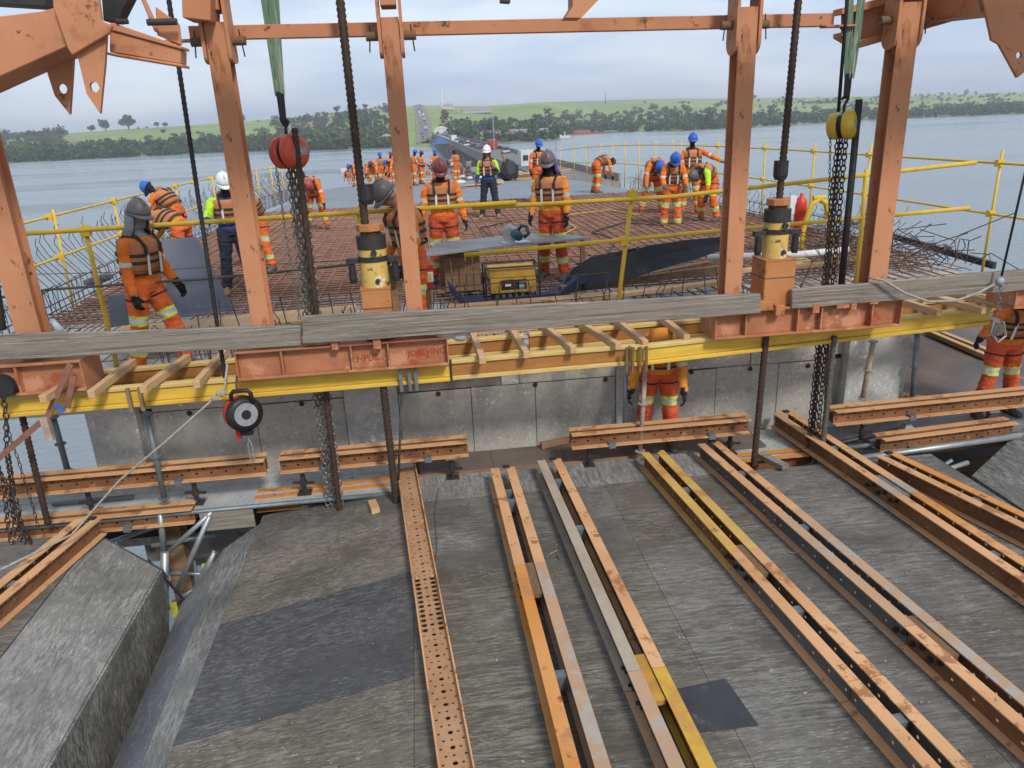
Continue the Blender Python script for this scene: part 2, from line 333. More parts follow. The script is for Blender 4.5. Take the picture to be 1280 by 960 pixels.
def mesh_np(name, V, k, mat, origin=(0, 0, 0), parent=None):
    me = bpy.data.meshes.new(name); V = V-np.array(origin)
    me.vertices.add(len(V)); me.vertices.foreach_set('co', V.astype(np.float32).ravel())
    me.loops.add(4*k); me.loops.foreach_set('vertex_index', np.arange(4*k, dtype=np.int32))
    me.polygons.add(k); me.polygons.foreach_set('loop_start', np.arange(0, 4*k, 4, dtype=np.int32))
    me.update(); me.validate(); me.materials.append(mat); o = bpy.data.objects.new(name, me); COL.objects.link(o); o.parent = parent
    if parent is None: o.location = origin
    return o
def wood(x, t):
    if x < 85: return .95
    if x < 345: return 1 if t < .22 else (.10 if t < .4 else .012)
    if x < 495: return 1 if t < .8 else .25
    if x < 560: return .30 if t < .6 else .1
    if x < 780: return 1 if t < .26 else (.35 if t < .34 else .0)
    if x < 900: return 1 if t < .34 else (.45 if t < .6 and noise.noise(Vector((x*.022, t*7, 3))) > .05 else .01)
    if 1140 < x < 1215: return .9 if t < .2 or t > .88 else .22
    cl = noise.noise(Vector((x*.022, t*7, 3)))
    return .95 if t < .16 else ((.8 if cl > .12 else .03) if t < .8 else .03)
TB = {0: [], 1: [], 2: []}; TS = {0: [], 1: [], 2: []}
for i in range(9000):
    x = random.uniform(-260, 1540); t = random.random()**1.7
    if random.random() > wood(x, t): continue
    p = terrain(x, t); dry = noise.noise(Vector((x*.012, t*3, 1)))
    k = 1 if dry > .12 and (x < 100 or 330 < x < 800) and t > .12 else (2 if random.random() < .3 else 0)
    hroad = abs(x-525) < 26
    if hroad: continue
    s = random.uniform(4.5, 9)*(1.7 if random.random() < .12 else 1)*(1.25 if x < 90 or t < .06 else 1)*(1.3 if 1140 < x < 1215 and t > .9 else 1)
    p.z -= s*.18; TB[k].append(tuple(p)); TS[k].append(s)
for k, (nm, mt) in {0: ('green_wood', m_leafg), 1: ('dry_wood', m_leafb), 2: ('dark_wood', m_leafd)}.items():
    V, q = crown(TB[k], TS[k], 17, 5+k)
    o = mesh_np(nm, V, q, mt); tag(o, ['green trees massed along the far lake shore', 'brownish dry trees on the far slopes above the lake', 'dark evergreen trees among the far shore woods'][k], 'woodland', kind='stuff')
# single trees on the far ridges
def lone_tree(px, base_py, top_py, t, label, flat=.8, group=None):
    p = terrain(px, t); dist = math.hypot(p.x, p.y); h = (base_py-top_py)/1045*dist
    th = thing('ridge_tree', label, 'tree', p, group)
    V, q = crown([tuple(p+Vector((0, 0, h*.12)))]+[tuple(p+Vector((random.uniform(-.3, .3)*h, 0, h*random.uniform(.15, .35)))) for _ in range(3)], [h*.85, h*.6, h*.6, h*.5], 40, int(px), flat)
    mesh_np('crown', V, q, m_leafd, p, th)
    MB().tube([p-Vector((0, 0, .5)), p+Vector((h*.03, 0, h*.3)), p+Vector((0, 0, h*.6))], [h*.05, h*.04, h*.02], 7).build('trunk', m_bark, th)
lone_tree(139, 165, 151, .97, 'broad dark tree on the left grassy ridge beside a taller round one')
lone_tree(168, 164, 146, .97, 'tall round dark tree standing alone on the left grassy ridge')
for px, a in ((122, 8), (203, 7), (213, 7), (310, 8), (427, 9), (450, 7), (462, 7)):
    lone_tree(px, 160, 160-a, .98, 'tiny bush like tree on the crest of the left ridge', group='tiny trees along the left ridge')

# ============================================================ BRIDGE UNDER CONSTRUCTION
DXL, DXR, WY = -5.3, 7.9, 7.75
brg = thing('bridge', 'new concrete bridge deck with a cast end wall and reinforcement on top', 'bridge', (1, WY, -2.2))
b = MB(); Ys = [WY+.036, 10, 15, 20, 24.5]
def slab(b, ys, x0, x1, top=-.16, th=.35):
    rings = [[(x0, y, zdeck(y)+top), (x1, y, zdeck(y)+top), (x1, y, zdeck(y)+top-th), (x0, y, zdeck(y)+top-th)] for y in ys]
    return b.ring(rings)
slab(b, Ys, DXL, 5.46, th=.3).build('slab', m_deckfloor, brg)
b = MB(); slab(b, [9.3, 12, 15, 20, 24.5], 5.463, DXR, th=.2).build('wing_slab', m_deckfloor, brg)
m_deckdone = M('finished_deck', (.22, .235, .25), (.175, .19, .205), 1.2, .7, bump=.1, wear=[((.29, .30, .30), .63, 2)])
b = MB(); slab(b, [24.5, 28, 33, 38, 44, 52, 60, 75, 95], DXL+.6, DXR-.8, .0, .5).build('finished_slab', m_deckdone, brg)
b = MB(); b.box((-3.4, WY+.03, -2.3), (5.3, WY+.6, -.515)).box((-3.2, WY+.6, -2.6), (-2.5, 30, -.6)).box((4.6, WY+.6, -2.6), (5.3, 30, -.6)).box((-3.2, WY+.6, -2.75), (5.3, 30, -2.6)).build('girder_core', m_conc, brg)
def wallpanel(x0, x1, z0, z1, mt, dy=0.0, nm='concrete_panel'):
    bb = MB().box((x0+.003, WY-dy, z0+.002), (x1-.003, WY+.034, z1-.002)); bevel(bb.build(nm, {m_conc: CONC, m_concp: CONCP}.get(mt, mt), brg), .004)
zs = -.50
lowx = [(-3.0, -1.95), (-1.95, -1.0), (-.42, .38), (.38, 1.10), (1.10, 2.02), (2.34, 3.2), (3.2, 3.95), (3.95, 4.62)]
for i, (a, c) in enumerate(lowx): wallpanel(a, c, -1.35, zs-.004*(i % 3), [m_conc, m_conc, m_conc][i % 3], .004*(i % 2))
upx = [(-3.0, -1.0), (-.42, .72), (.72, .92), (.92, 2.02), (2.34, 3.6), (3.6, 4.62)]
for i, (a, c) in enumerate(upx): wallpanel(a, c, zs+.006, -.17, [m_conc, m_concr, m_concp, m_conc, m_conc, m_conc][i], .012*(i % 2)+(.02 if i == 2 else 0))
wallpanel(-1.0, -.42, -1.35, -.17, m_concp, .035, 'pilaster'); wallpanel(2.02, 2.34, -1.35, -.17, m_concp, .03, 'pilaster')
wallpanel(-3.62, -3.12, -2.0, -.15, m_concp, .12, 'pilaster'); wallpanel(4.72, 5.46, -2.0, -.15, m_concp, .12, 'pilaster')
for x in (-2.62, -1.45, .02, 1.10, 1.9, 2.9, 3.6, 4.3):
    z = zs-.04+.02*math.sin(x*7)
    MB().lathe((x, WY-.016, z), (0, 1, 0), [(0, .028), (.01, .028)], 10).build('tie_hole', m_black, brg)
MB().box((-3.1, WY-.004, -.165), (4.7, WY+.3, -.12)).build('slab_edge_lip', m_concp, brg)

# reinforcement
def zf(y): return zdeck(y)
b = MB(); y = WY+.1
while y < 24.6:
    for lay, off in ((-.115, 0), (-.02, .07)) if y > 10.4 else ((-.02, 0),):
        yy = y+off+random.uniform(-.02, .02); z = zf(yy)+lay
        x0 = DXL+.1+random.uniform(-.1, .1); x1 = (DXR-.1 if y > 9.4 else 5.3)+random.uniform(-.15, .1); xm = random.uniform(0, 3)
        b.tube([(x0, yy, z), (xm, yy+random.uniform(-.02, .02), z+random.uniform(-.01, .012)), (x1, yy+random.uniform(-.03, .03), z)], .0125 if lay < -.1 else (.014 if y > 10.4 else .007), 5)
    y += .17 if y > 10.4 else .34
x = DXL+.1
while x < DXR-.1:
    for lay, off in ((-.09, 0), (.005, .08)):
        xx = x+off+random.uniform(-.025, .025)
        b.tube([(xx+random.uniform(-.02, .02), yy, zf(yy)+lay+random.uniform(-.006, .006)) for yy in (((WY+.05+random.uniform(0, .1)) if off and xx < 5.4 else 9.6, 10.5, 13, 16, 19, 22, 24.5))], .0115 if not off else [.006, .008, .0115, .0115, .0115, .0115, .0115], 5)
    x += .2
tag(b.build('rebar_mat', m_rebar, origin=(1, 16, -.13)), 'rusty reinforcement mat covering the bridge deck', 'rebar', kind='stuff')
# upright stirrups, mesh sheet and loose bars at the deck end
b = MB()
for i in range(150):
    xx = random.uniform(DXL+.2, 5.3); yy = random.uniform(WY+.05, WY+.9)
    h = random.uniform(.15, .38)
    b.tube([(xx, yy, -.15), (xx+random.uniform(-.03, .03), yy, h*.7), (xx+random.uniform(-.08, .08), yy+random.uniform(-.05, .05), h)], .006, 4)
for xx in np.arange(-2.2, 4.6, .24):
    b.tube([(xx, WY+.25, -.14), (xx+random.uniform(-.06, .06), WY+.22, .3), (xx+random.uniform(-.12, .12), WY+.2, .62)], .006, 4)
for zz in (.32, .58): b.tube([(-.2, WY+.22, zz), (1.0, WY+.21, zz+.03), (2.0, WY+.22, zz+.06)], .006, 4)
tag(b.build('stirrup_ends', m_rebard, origin=(1, 8, -.15)), 'thin dark bar ends and stirrups sticking up along the deck end', 'rebar', kind='stuff')
def starter(side, X, y0, y1, step):
    b = MB(); y = y0
    while y < y1:
        z = zf(y)-.1; j = random.uniform(-.06, .06); s = side; ln = random.uniform(.85, 1.15)
        ln *= .62 if side > 0 else 1
        b.tube([(X, y, z), (X+s*.10*ln, y+.05+j, z+.35*ln), (X+s*.42*ln, y+.1+j, z+.72*ln), (X+s*.50*ln, y+.1+j, z+.9*ln), (X+s*.46*ln, y+.1+j, z+1.0*ln)], .006, 4)
        if random.random() < .8: b.tube([(X+s*.05, y+.06, z), (X+s*.04, y+.06, z+.42), (X-s*.04, y+.06+j, z+.46)], .006, 4)
        y += step*random.uniform(.7, 1.3)
    for zz in (.0, .1, .3): b.tube([(X+side*.03, yy, zf(yy)+zz) for yy in (y0, 14, 20, min(y1, 24))], .009, 5)
    return b
tag(starter(-1, DXL+.1, 8.2, 36, .17).build('starter_bars', m_rebard, origin=(DXL, 15, 0)), 'thin curved starter bars leaning out over the water on the left deck edge', 'rebar', kind='stuff')
tag(starter(1, DXR-.4, 11.5, 27, .24).build('starter_bars', m_rebard, origin=(DXR, 15, 0)), 'thin starter bars leaning outward along the right deck edge', 'rebar', kind='stuff')
b = MB()
for i in range(170):
    c = Vector((random.uniform(5.6, 7.8), random.uniform(9.4, 12.8), 0)); a = random.uniform(0, 6.28); l = random.uniform(.3, .9); e = random.uniform(-.1, .9)
    d = Vector((math.cos(a)*l, math.sin(a)*l, e*l)); k = Vector((random.uniform(-.2, .2), random.uniform(-.2, .2), random.uniform(0, .2)))
    c.z = .02+random.random()*.15
    b.tube([c, c+d*.5+k, c+d], .007, 4)
tag(b.build('bent_wire_tangle', m_rebard, origin=(6.7, 10.5, 0)), 'tangle of bent dark bars heaped at the right deck corner', 'rebar', kind='stuff')
# dark edge angle on the right
p = atZ(1112, 294, -.02); q = atZ(1243, 332, -.1)
tag(MB().bar(p, q, .06, .1).build('edge_angle', m_blackm), 'long black steel angle lying along the right deck edge', 'steel angle')
# ============================================================ FORMWORK (plywood forms below the deck)
PZ = -1.25
def quadsheet(poly, parent, mat, th=.02, nm='plywood_sheet'):
    """thin sheet given by its top corner points; thickness downward"""
    P = [Vector(p) for p in poly]; n = (P[1]-P[0]).cross(P[2]-P[0]).normalized()
    if n.z < 0: n = -n
    c = sum(P, Vector())/len(P); P = [p+(c-p).normalized()*.0022 for p in P]
    b = MB().prism(P, -n*th); return b.build(nm, mat, parent)
def lerp(a, b, t): return Vector(a)*(1-t)+Vector(b)*t
form = thing('deck_formwork', 'wide dark plywood formwork carrying long steel beam pairs below the deck end', 'formwork', (1.6, 4.2, -3.2))
rows = [(1.0, 1.76), (1.76, 2.98), (2.98, 4.15), (4.15, 5.42), (5.42, 6.62), (6.62, 7.16)]
cols = [(-.30, 1.62), (1.62, 3.02), (3.02, 5.15)]
pm = [[0, 1, 0], [1, 0, 1], [0, 1, 0], [0, 1, 1], [1, 0, 1], [1, 1, 1]]
for j, (y0, y1) in enumerate(rows):
    for i, (x0, x1) in enumerate(cols):
        if j == 5 and i == 2: continue
        if j == 5 and i == 1: x1 = 2.8
        dz = random.uniform(-.003, .003)
        quadsheet([(x0, y0, PZ+dz), (x1, y0, PZ+dz), (x1, y1, PZ+dz), (x0, y1, PZ+dz)], form, PLY[pm[j][i]] if j < 5 else PLYP)
slrows = [(1.0, 1.76, 1), (1.76, 2.98, 0), (2.98, 4.15, 3), (4.15, 5.42, 2), (5.42, 6.62, 3), (6.62, 7.12, 1)]
AX = (-.30, PZ); RX = (-1.89, -1.5)
for (y0, y1, k) in slrows:
    sk = .10
    quadsheet([(AX[0], y0, AX[1]), (AX[0], y1, AX[1]), (RX[0], y1-sk*(y1 < 7), RX[1]), (RX[0], y0-sk, RX[1])], form, PLY[k])
# chamfer strip and inclined side of the left edge
for y0, y1 in ((1.0, 3.2), (3.2, 5.1), (5.1, 6.95)):
    e0 = .0 if y0 < 2 else .0
    quadsheet([(-1.892, y0, -1.5), (-1.892, y1, -1.5), (-2.06-.035*(y1-3), y1-(.25 if y1 > 6.9 else 0), -1.60), (-2.06-.035*(y0-3), y0, -1.60)], form, PLYS, nm='chamfer_board')
for y0, y1 in ((1.0, 3.6), (3.6, 6.0), (6.0, 6.72)):
    f = lambda y: -2.062-.035*(y-3)
    quadsheet([(f(y0), y0, -1.602), (f(y1), y1, -1.602), (f(y1)-.42, y1-(.25 if y1 > 6.5 else 0), -2.02), (f(y0)-.42, y0, -2.02)], form, PLYB if y1 < 6.5 else PLYP, nm='side_board')
b = MB(); b.box((-.28, 1.05, -3.2), (5.1, 6.6, PZ-.03)).prism([(-.28, 1.05, PZ-.03), (-1.86, 1.05, -1.53), (-2.4, 1.05, -2.05), (-2.4, 1.05, -3.2), (-.28, 1.05, -3.2)], (0, 5.5, 0)); b.build('form_frame', m_old_wood, form)
quadsheet([(1.35, 3.36, PZ+.010), (1.77, 3.36, PZ+.010), (1.73, 3.77, PZ+.010), (1.37, 3.73, PZ+.010)], form, M('patch_sheet', (.036, .038, .044), (.055, .057, .062), 4, .45, bump=.2, wear=[((.10, .10, .105), .57, 4), ((.25, .25, .25), .66, 14)]), .004, 'patch_sheet')
# right inclined edge of the same form
quadsheet([(5.15, 1.0, PZ), (5.45, 1.0, -1.5), (5.45, 6.5, -1.5), (5.15, 6.62, PZ)], form, PLYS, nm='chamfer_board')
# left neighbour form
fl = thing('web_formwork', 'scraped pale plywood form on the left with a stained upright side', 'formwork', (-3.4, 4.4, -3.2))
yA, yB = 6.55, 6.26
for y0, y1, y2, y3 in ((1.5, 3.3, 1.5, 3.3), (3.3, 5.05, 3.3, 5.0), (5.05, 6.64, 5.0, 6.26)):
    quadsheet([(-3.30, y0, -1.28), (-2.65, y2, -1.5), (-2.65, y3, -1.5), (-3.30, y1, -1.28)], fl, PLYP)
    quadsheet([(-2.648, y2, -1.502), (-2.72, y2, -2.5), (-2.72, y3-(.0 if y3 < 6 else .05), -2.5), (-2.648, y3, -1.502)], fl, PLYV, nm='side_board')
for y0, y1, k in ((1.5, 3.6, 1), (3.6, 5.4, 0), (5.4, 6.66, 1)):
    quadsheet([(-5.4, y0, -1.27), (-3.304, y0, -1.27), (-3.304, y1, -1.27), (-5.4, y1, -1.27)], fl, PLY[k])
MB().box((-5.35, 1.55, -3.2), (-3.3, 6.5, -1.30)).prism([(-3.3, 1.55, -1.31), (-2.68, 1.55, -1.53), (-2.76, 1.55, -2.49), (-3.3, 1.55, -2.6)], (0, 4.6, 0)).build('form_frame', m_old_wood, fl)
MB().prism([(-3.3, 6.66, -1.3), (-2.64, 6.28, -1.52), (-2.6, 6.28, -1.62), (-3.3, 6.66, -1.5)], (0, .018, 0)).build('end_board', PLY[2], fl)
# right neighbour form
fr = thing('side_formwork', 'grey plywood form sloping up at the right beside the walkway tubes', 'formwork', (6.3, 4.2, -3.2))
quadsheet([(5.62, 1.6, -1.62), (6.35, 1.6, -1.22), (6.5, 6.95, -1.20), (5.76, 6.72, -1.62)], fr, PLYP)
quadsheet([(6.352, 1.6, -1.222), (8.3, 1.6, -1.2), (8.3, 6.98, -1.2), (6.502, 6.95, -1.202)], fr, PLY[1])
quadsheet([(5.62, 1.6, -1.624), (5.76, 6.72, -1.624), (5.74, 6.72, -2.5), (5.60, 1.6, -2.5)], fr, PLYV, nm='side_board')
MB().box((5.8, 1.65, -3.2), (8.2, 6.5, -1.66)).build('form_frame', m_old_wood, fr)

# plywood floor at the foot of the wall
fl2 = thing('wall_foot_floor', 'brown plywood strip floor at the foot of the concrete end wall', 'floor', (1, 7.45, -1.45))
for x0, x1 in ((-.25, .55), (.55, 1.35), (1.35, 2.5), (2.5, 3.6)):
    quadsheet([(x0, 7.2, -1.262), (x1, 7.2, -1.262), (x1, 7.73, -1.262), (x0, 7.73, -1.262)], fl2, M('brown_ply', (.15, .115, .095), (.105, .082, .07), 3, .7, bump=.1, wear=[((.24, .21, .19), .64, 5)]))
MB().box((-.2, 7.22, -1.45), (3.55, 7.7, -1.29)).build('joist', m_old_wood, fl2)
tag(MB().box((-.25, 7.163, -1.30), (2.45, 7.197, -1.235)).build('joint_batten', m_old_wood), 'thin timber batten along the joint between form and wall floor', 'batten')

# ============================================================ STEEL BEAM PAIRS ON THE FORM
PAINT = {'tan': M('beam_tan', (.54, .30, .145), (.46, .235, .10), 2.5, .65, bump=.12, wear=[((.33, .15, .06), .57, 3.5), ((.25, .11, .045), .60, 9), (RUST, .66, 16)], c3=(.60, .34, .17), s3=.8),
         'orange': M('beam_orange', (.56, .235, .05), (.47, .18, .038), 2.5, .6, bump=.12, wear=[((.40, .19, .075), .565, 3), ((.26, .10, .03), .60, 8), (RUST, .66, 16)], c3=(.57, .28, .10), s3=.8),
         'yellow': M('beam_yellow', (.58, .38, .055), (.48, .29, .04), 3, .6, bump=.1, wear=[((.46, .24, .06), .57, 3), ((.24, .12, .04), .61, 8)]),
         'dull': M('beam_dull_yellow', (.54, .345, .10), (.45, .26, .07), 3, .6, bump=.1, wear=[((.40, .20, .06), .57, 3), ((.24, .12, .04), .61, 8)]),
         'grey': M('beam_grey', (.39, .325, .245), (.31, .25, .18), 3, .6, bump=.12, wear=[((.42, .24, .12), .59, 4), (RUST, .69, 16)]),
         'pink': M('beam_pinkish', (.47, .285, .165), (.38, .25, .155), 2.5, .62, bump=.12, wear=[((.34, .31, .27), .57, 3), (RUST, .68, 16)]),
         'deep': M('beam_deep', (.44, .165, .035), (.33, .115, .028), 3, .65, bump=.15, wear=[((.16, .06, .02), .6, 8)])}
m_web = M('beam_web_rust', (.22, .10, .04), (.13, .058, .026), 4, .75, bump=.2, wear=[((.30, .15, .06), .62, 6)])
m_webg = M('beam_web_grey', (.13, .125, .115), (.085, .08, .072), 4, .7, bump=.2, wear=[((.20, .12, .07), .63, 6)])
BH, BF, GAP, FT = .165, .088, .075, .010
def channel(p0, p1, side, mats, parent, upz=0.0, extra=None):
    """one I section of a pair (side = -1 left, +1 right)"""
    a, c = Vector(p0), Vector(p1); d = c-a; L = d.length; d.normalize(); sd_ = Vector((0, 0, 1)).cross(d).normalized()
    if sd_.x < 0: sd_ = -sd_
    upn = Vector((0, 0, 1)); o = sd_*side
    b = MB(); x0 = a+o*(GAP/2)
    b.obox(x0+d*(L/2)+o*(BF/2)+upn*(BH-FT/2), d*L/2, o*BF/2, upn*FT/2, 0)
    b.obox(x0+d*(L/2)+o*(BF/2+.008)+upn*(FT/2), d*L/2, o*(BF/2+.012), upn*FT/2, 0)
    hs = []; k = int(L/.085)
    for i in range(k): hs.append(((i+.5)*L/k, (BH-2*FT)*(.5+(.2 if i % 2 else -.2)), .0135))
    b.plate(x0+o*(BF/2-.004)+upn*FT, d, upn, L, BH-2*FT, hs, .008, o, 1)
    return b.build('beam_section', mats, parent)
def bolts(a, c, side, parent, n=6, z=.085):
    a, c = Vector(a), Vector(c); d = (c-a).normalized(); sd_ = Vector((0, 0, 1)).cross(d).normalized()
    if sd_.x < 0: sd_ = -sd_
    o = sd_*side
    for i in range(n):
        p = a+(c-a)*((i+.5)/n)+o*(GAP/2+BF/2+.005)+Vector((0, 0, z+(.018 if i % 2 else -.018)))
        MB().lathe(p, o, [(0, .022), (.018, .022), (.0181, .013), (.036, .013)], 8).build('bolt', m_blackm, parent)
def beam_pair(label, far, near, z0, segs, spacers=(), splice=(), ext=1.1, webm=None, group=None):
    """far / near: picture points on the top centre line; segs: [(t0,t1,left paint,right paint)]"""
    zt = z0+BH; A = atZ(*far, zt); C = atZ(*near, zt); C = C+(C-A).normalized()*ext
    A.z = C.z = z0; d = (C-A).normalized()
    th = thing('beam_pair', label, 'steel beam', ((A.x+C.x)/2, (A.y+C.y)/2, z0), group)
    for t0, t1, l, r_, w in segs:
        p, q = A.lerp(C, t0)+d*.004, A.lerp(C, t1)-d*.004
        channel(p, q, -1, [PAINT[l], w or m_web], th); channel(p, q, 1, [PAINT[r_], w or m_web], th)
    sd_ = Vector((0, 0, 1)).cross(d).normalized()
    for t in spacers:
        p = A.lerp(C, t)+Vector((0, 0, BH*.55))
        MB().obox(p, d*.035, sd_*(GAP/2-.003), Vector((0, 0, .055))).build('spacer', m_galvd, th)
    for t, mt in splice:
        p = A.lerp(C, t)
        spl = MB().obox(p+Vector((0, 0, BH-.035)), d*.21, sd_*(GAP/2-.004), Vector((0, 0, .02))).build('splice_plate', mt, th)
        for s in (-1, 1): bolts(p-d*.24, p+d*.24, s, spl)
    # end cap plug
    MB().obox(A+d*.01+sd_*(GAP*.5)+Vector((0, 0, BH+.008)), d*.025, sd_*.035, Vector((0, 0, .008))).build('end_cap', m_black, th)
    return th
m_oldplate = M('splice_brown', (.20, .115, .06), (.14, .08, .045), 6, .75, bump=.3, stretch=(8, 1, 8))
m_goldplate = M('splice_gold', (.48, .26, .05), (.36, .18, .03), 6, .7, bump=.2)
z0 = PZ+.006
beam_pair('pair of tan and orange steel beams with a brown splice and grey far tip', (628, 584), (735, 960), z0,
          [(0, .365, 'tan', 'tan', None), (.365, 1, 'orange', 'pink', None)], (.1, .14, .62, .8), ((.40, m_oldplate),))
beam_pair('beam pair turning from grey flanges to bright yellow past a golden splice', (686, 574), (866, 960), z0,
          [(0, .63, 'grey', 'tan', m_webg), (.63, 1, 'pink', 'yellow', None)], (.09, .27, .86), ((.64, m_goldplate),))
beam_pair('beam pair with yellow upper half and tan lower half, row of black splice bolts', (815, 564), (1186, 960), z0,
          [(0, .375, 'dull', 'dull', None), (.375, .66, 'tan', 'tan', m_webg), (.66, 1, 'tan', 'tan', m_webg)], (.16, .52, .72, .86), ((.395, m_oldplate),))
beam_pair('faded pinkish grey beam pair with black splice bolts on its long flank', (885, 553), (1282, 892), z0,
          [(0, .30, 'tan', 'tan', m_webg), (.30, .62, 'pink', 'pink', m_webg), (.62, 1, 'tan', 'pink', None)], (.14, .35, .9), ((.64, m_oldplate),))
beam_pair('deep orange beam pair ending under the chains at the walkway', (978, 515), (1282, 714), z0+.01,
          [(0, .36, 'tan', 'tan', None), (.36, .42, 'grey', 'grey', None), (.42, 1, 'tan', 'orange', None)], (.2, .62), ((.38, m_galvd),), 1.6)
beam_pair('outermost orange beam pair at the right beside the dark gap', (1106, 567), (1282, 651), z0,
          [(0, 1, 'tan', 'orange', None)], (.25, .5), (), 2.6)
beam_pair('orange beam pair crossing the left plywood form toward the water', (111, 648), (-2, 741), z0-.02,
          [(0, .55, 'tan', 'tan', None), (.55, 1, 'tan', 'tan', None)], (.3, .45), (), 2.2)
# perforated channel, open side up
A = atZ(508, 586, -1.2); C = atZ(570, 960, -1.2); A.z = C.z = z0; C = C+(C-A).normalized()*1.0; d = (C-A).normalized(); L = (C-A).length
sd_ = Vector((d.y, -d.x, 0)); sd_ = sd_ if sd_.x > 0 else -sd_
pc = thing('perforated_channel', 'single perforated steel channel lying open side up on the plywood', 'steel beam', ((A.x+C.x)/2, (A.y+C.y)/2, z0))
b = MB(); H0 = .105; CW = .20
for s in (-1, 1): b.obox(A+d*(L/2)+sd_*s*(CW/2-.005)+Vector((0, 0, H0/2)), d*L/2, sd_*.005, Vector((0, 0, H0/2)))
b.build('flange', PAINT['tan'], pc)
b = MB(); w3 = (CW-.022)/3; k = int(L/.058)
for rI in range(3):
    hs = []
    for i in range(k):
        c = (i+.5)*L/k; big = abs(c-2.45) < .34
        r_ = (.024 if big and rI != 1 else .0175 if (rI == 1 and i % 2 == 0) else .010)
        hs.append((c, w3/2+((.012 if i % 2 else -.012) if rI != 1 and not big else 0), min(r_, w3*.44)))
    b.plate(A+sd_*(-CW/2+.011+rI*w3)+Vector((0, 0, H0-.045)), d, sd_, L, w3, hs, .008, (0, 0, -1))
b.build('web', M('beam_web_tan', (.42, .25, .14), (.33, .18, .09), 4, .75, bump=.15, wear=[((.2, .09, .04), .63, 10)]), pc)
for i, t in enumerate((.24, .42, .83)):
    for s in (-1, 1):
        MB().lathe(A+d*(L*t)+sd_*s*.062+Vector((0, 0, H0-.044)), (0, 0, 1), [(0, .018), (.012, .018)], 6).build('bolt', PAINT['tan'], pc)

# ============================================================ WALERS ON SCREW JACKS
def waler(label, x0, x1, Y, zt, yaw=0, h=.16, paint='tan', group=None):
    a, c = Vector((x0, Y, zt-h)), Vector((x1, Y+yaw, zt-h)); d = (c-a); L = d.length; d.normalize(); n_ = Vector((-d.y, d.x, 0))
    th = thing('waler_beam', label, 'steel beam', ((x0+x1)/2, Y+yaw/2, zt-h), group)
    for s in (-1, 1):
        b = MB(); o = n_*s
        for zz in (h-.005, .005): b.obox(a+d*L/2+o*.0725+Vector((0, 0, zz)), d*L/2, o*.0375, Vector((0, 0, .005)), 0)
        k = max(3, int(L/.07)); hs = [((i+.5)*L/k, (h-.02)*(.5+(.16 if i % 2 else -.16)), .0125) for i in range(k)]
        b.plate(a+o*.036+Vector((0, 0, .01)), d, (0, 0, 1), L, h-.02, hs, .007, o, 1)
        b.build('channel', [PAINT[paint], m_web], th)
    for t in (.0, .3, .7, 1):
        MB().obox(a+d*(.03+(L-.06)*t)+Vector((0, 0, h*.45)), d*.025, n_*.034, Vector((0, 0, .05))).build('spacer', m_blackm, th)
    for t in (.22, .78):
        MB().obox(a+d*(L*t)-n_*.085+Vector((0, 0, .008)), d*.035, n_*.033, Vector((0, 0, .028))).build('clamp_plate', m_galvd, th)
    return th
waler('perforated waler on screw jacks at the left end of the wall walkway', -5.6, -1.76, 7.1, -.83, .0)
waler('short waler on one screw jack left of the perforated channel', -1.62, .28, 7.1, -.83, .02)
waler('tan waler in front of the bent worker at the wall foot', 1.36, 3.3, 7.08, -.84, .0)
waler('long waler crossing in front of the worker on the right platform', 4.27, 8.4, 7.1, -.85, .12)
waler('low waler meeting the end of the left beam pair', -5.4, -2.50, 7.0, -1.24, .0)
waler('low orange waler under the far left edge of the plywood form', -1.93, .28, 7.17, -1.27, .03, paint='orange')
waler('low waler stub behind the faded beam pair', 2.9, 3.95, 6.98, -1.27, .0, paint='orange')
waler('low waler running to the right form beside the grey tubes', 4.70, 6.35, 6.86, -1.12, .12)
def screw_jack(px, Yp, zt, zb, label):
    p = atY(px, 560, Yp); x = p.x
    th = thing('screw_jack', label, 'screw jack', (x, Yp, zb))
    MB().obox((x, Yp, zb+.006), (.07, 0, 0), (0, .06, 0), (0, 0, .006)).build('base_plate', m_blackm, th)
    MB().lathe((x, Yp, zb+.012), (0, 0, 1), [(0, .024), (zt-zb-.03, .024)], 10).build('stem', m_blackm, th)
    zn = zb+(zt-zb)*.35
    b = MB().lathe((x, Yp, zn), (0, 0, 1), [(0, .04), (.045, .036)], 8); b.bar((x-.11, Yp+.02, zn+.02), (x+.11, Yp-.02, zn+.02), .022, .022); b.build('wing_nut', m_blackm, th)
    MB().obox((x, Yp, zt-.010), (.06, 0, 0), (0, .09, 0), (0, 0, .008)).build('head_plate', m_galvd, th)
J = [(95, 'screw jack under the left waler beside the loose chains'), (233, 'rusty screw jack under the left waler over the steel walkway'), (373, 'screw jack with wing nut under the short waler near the long chain'),
     (563, 'screw jack under the short waler at the brown floor'), (737, 'screw jack under the left end of the tan waler'), (912, 'screw jack under the right end of the tan waler'),
     (1075, 'screw jack standing behind the deep orange beam pair'), (1228, 'black screw jack by the boots of the right platform worker')]
for px, lb in J: screw_jack(px, 7.1, -.992 if px < 1000 else -1.01, -1.262 if px > 500 else -1.275, lb)

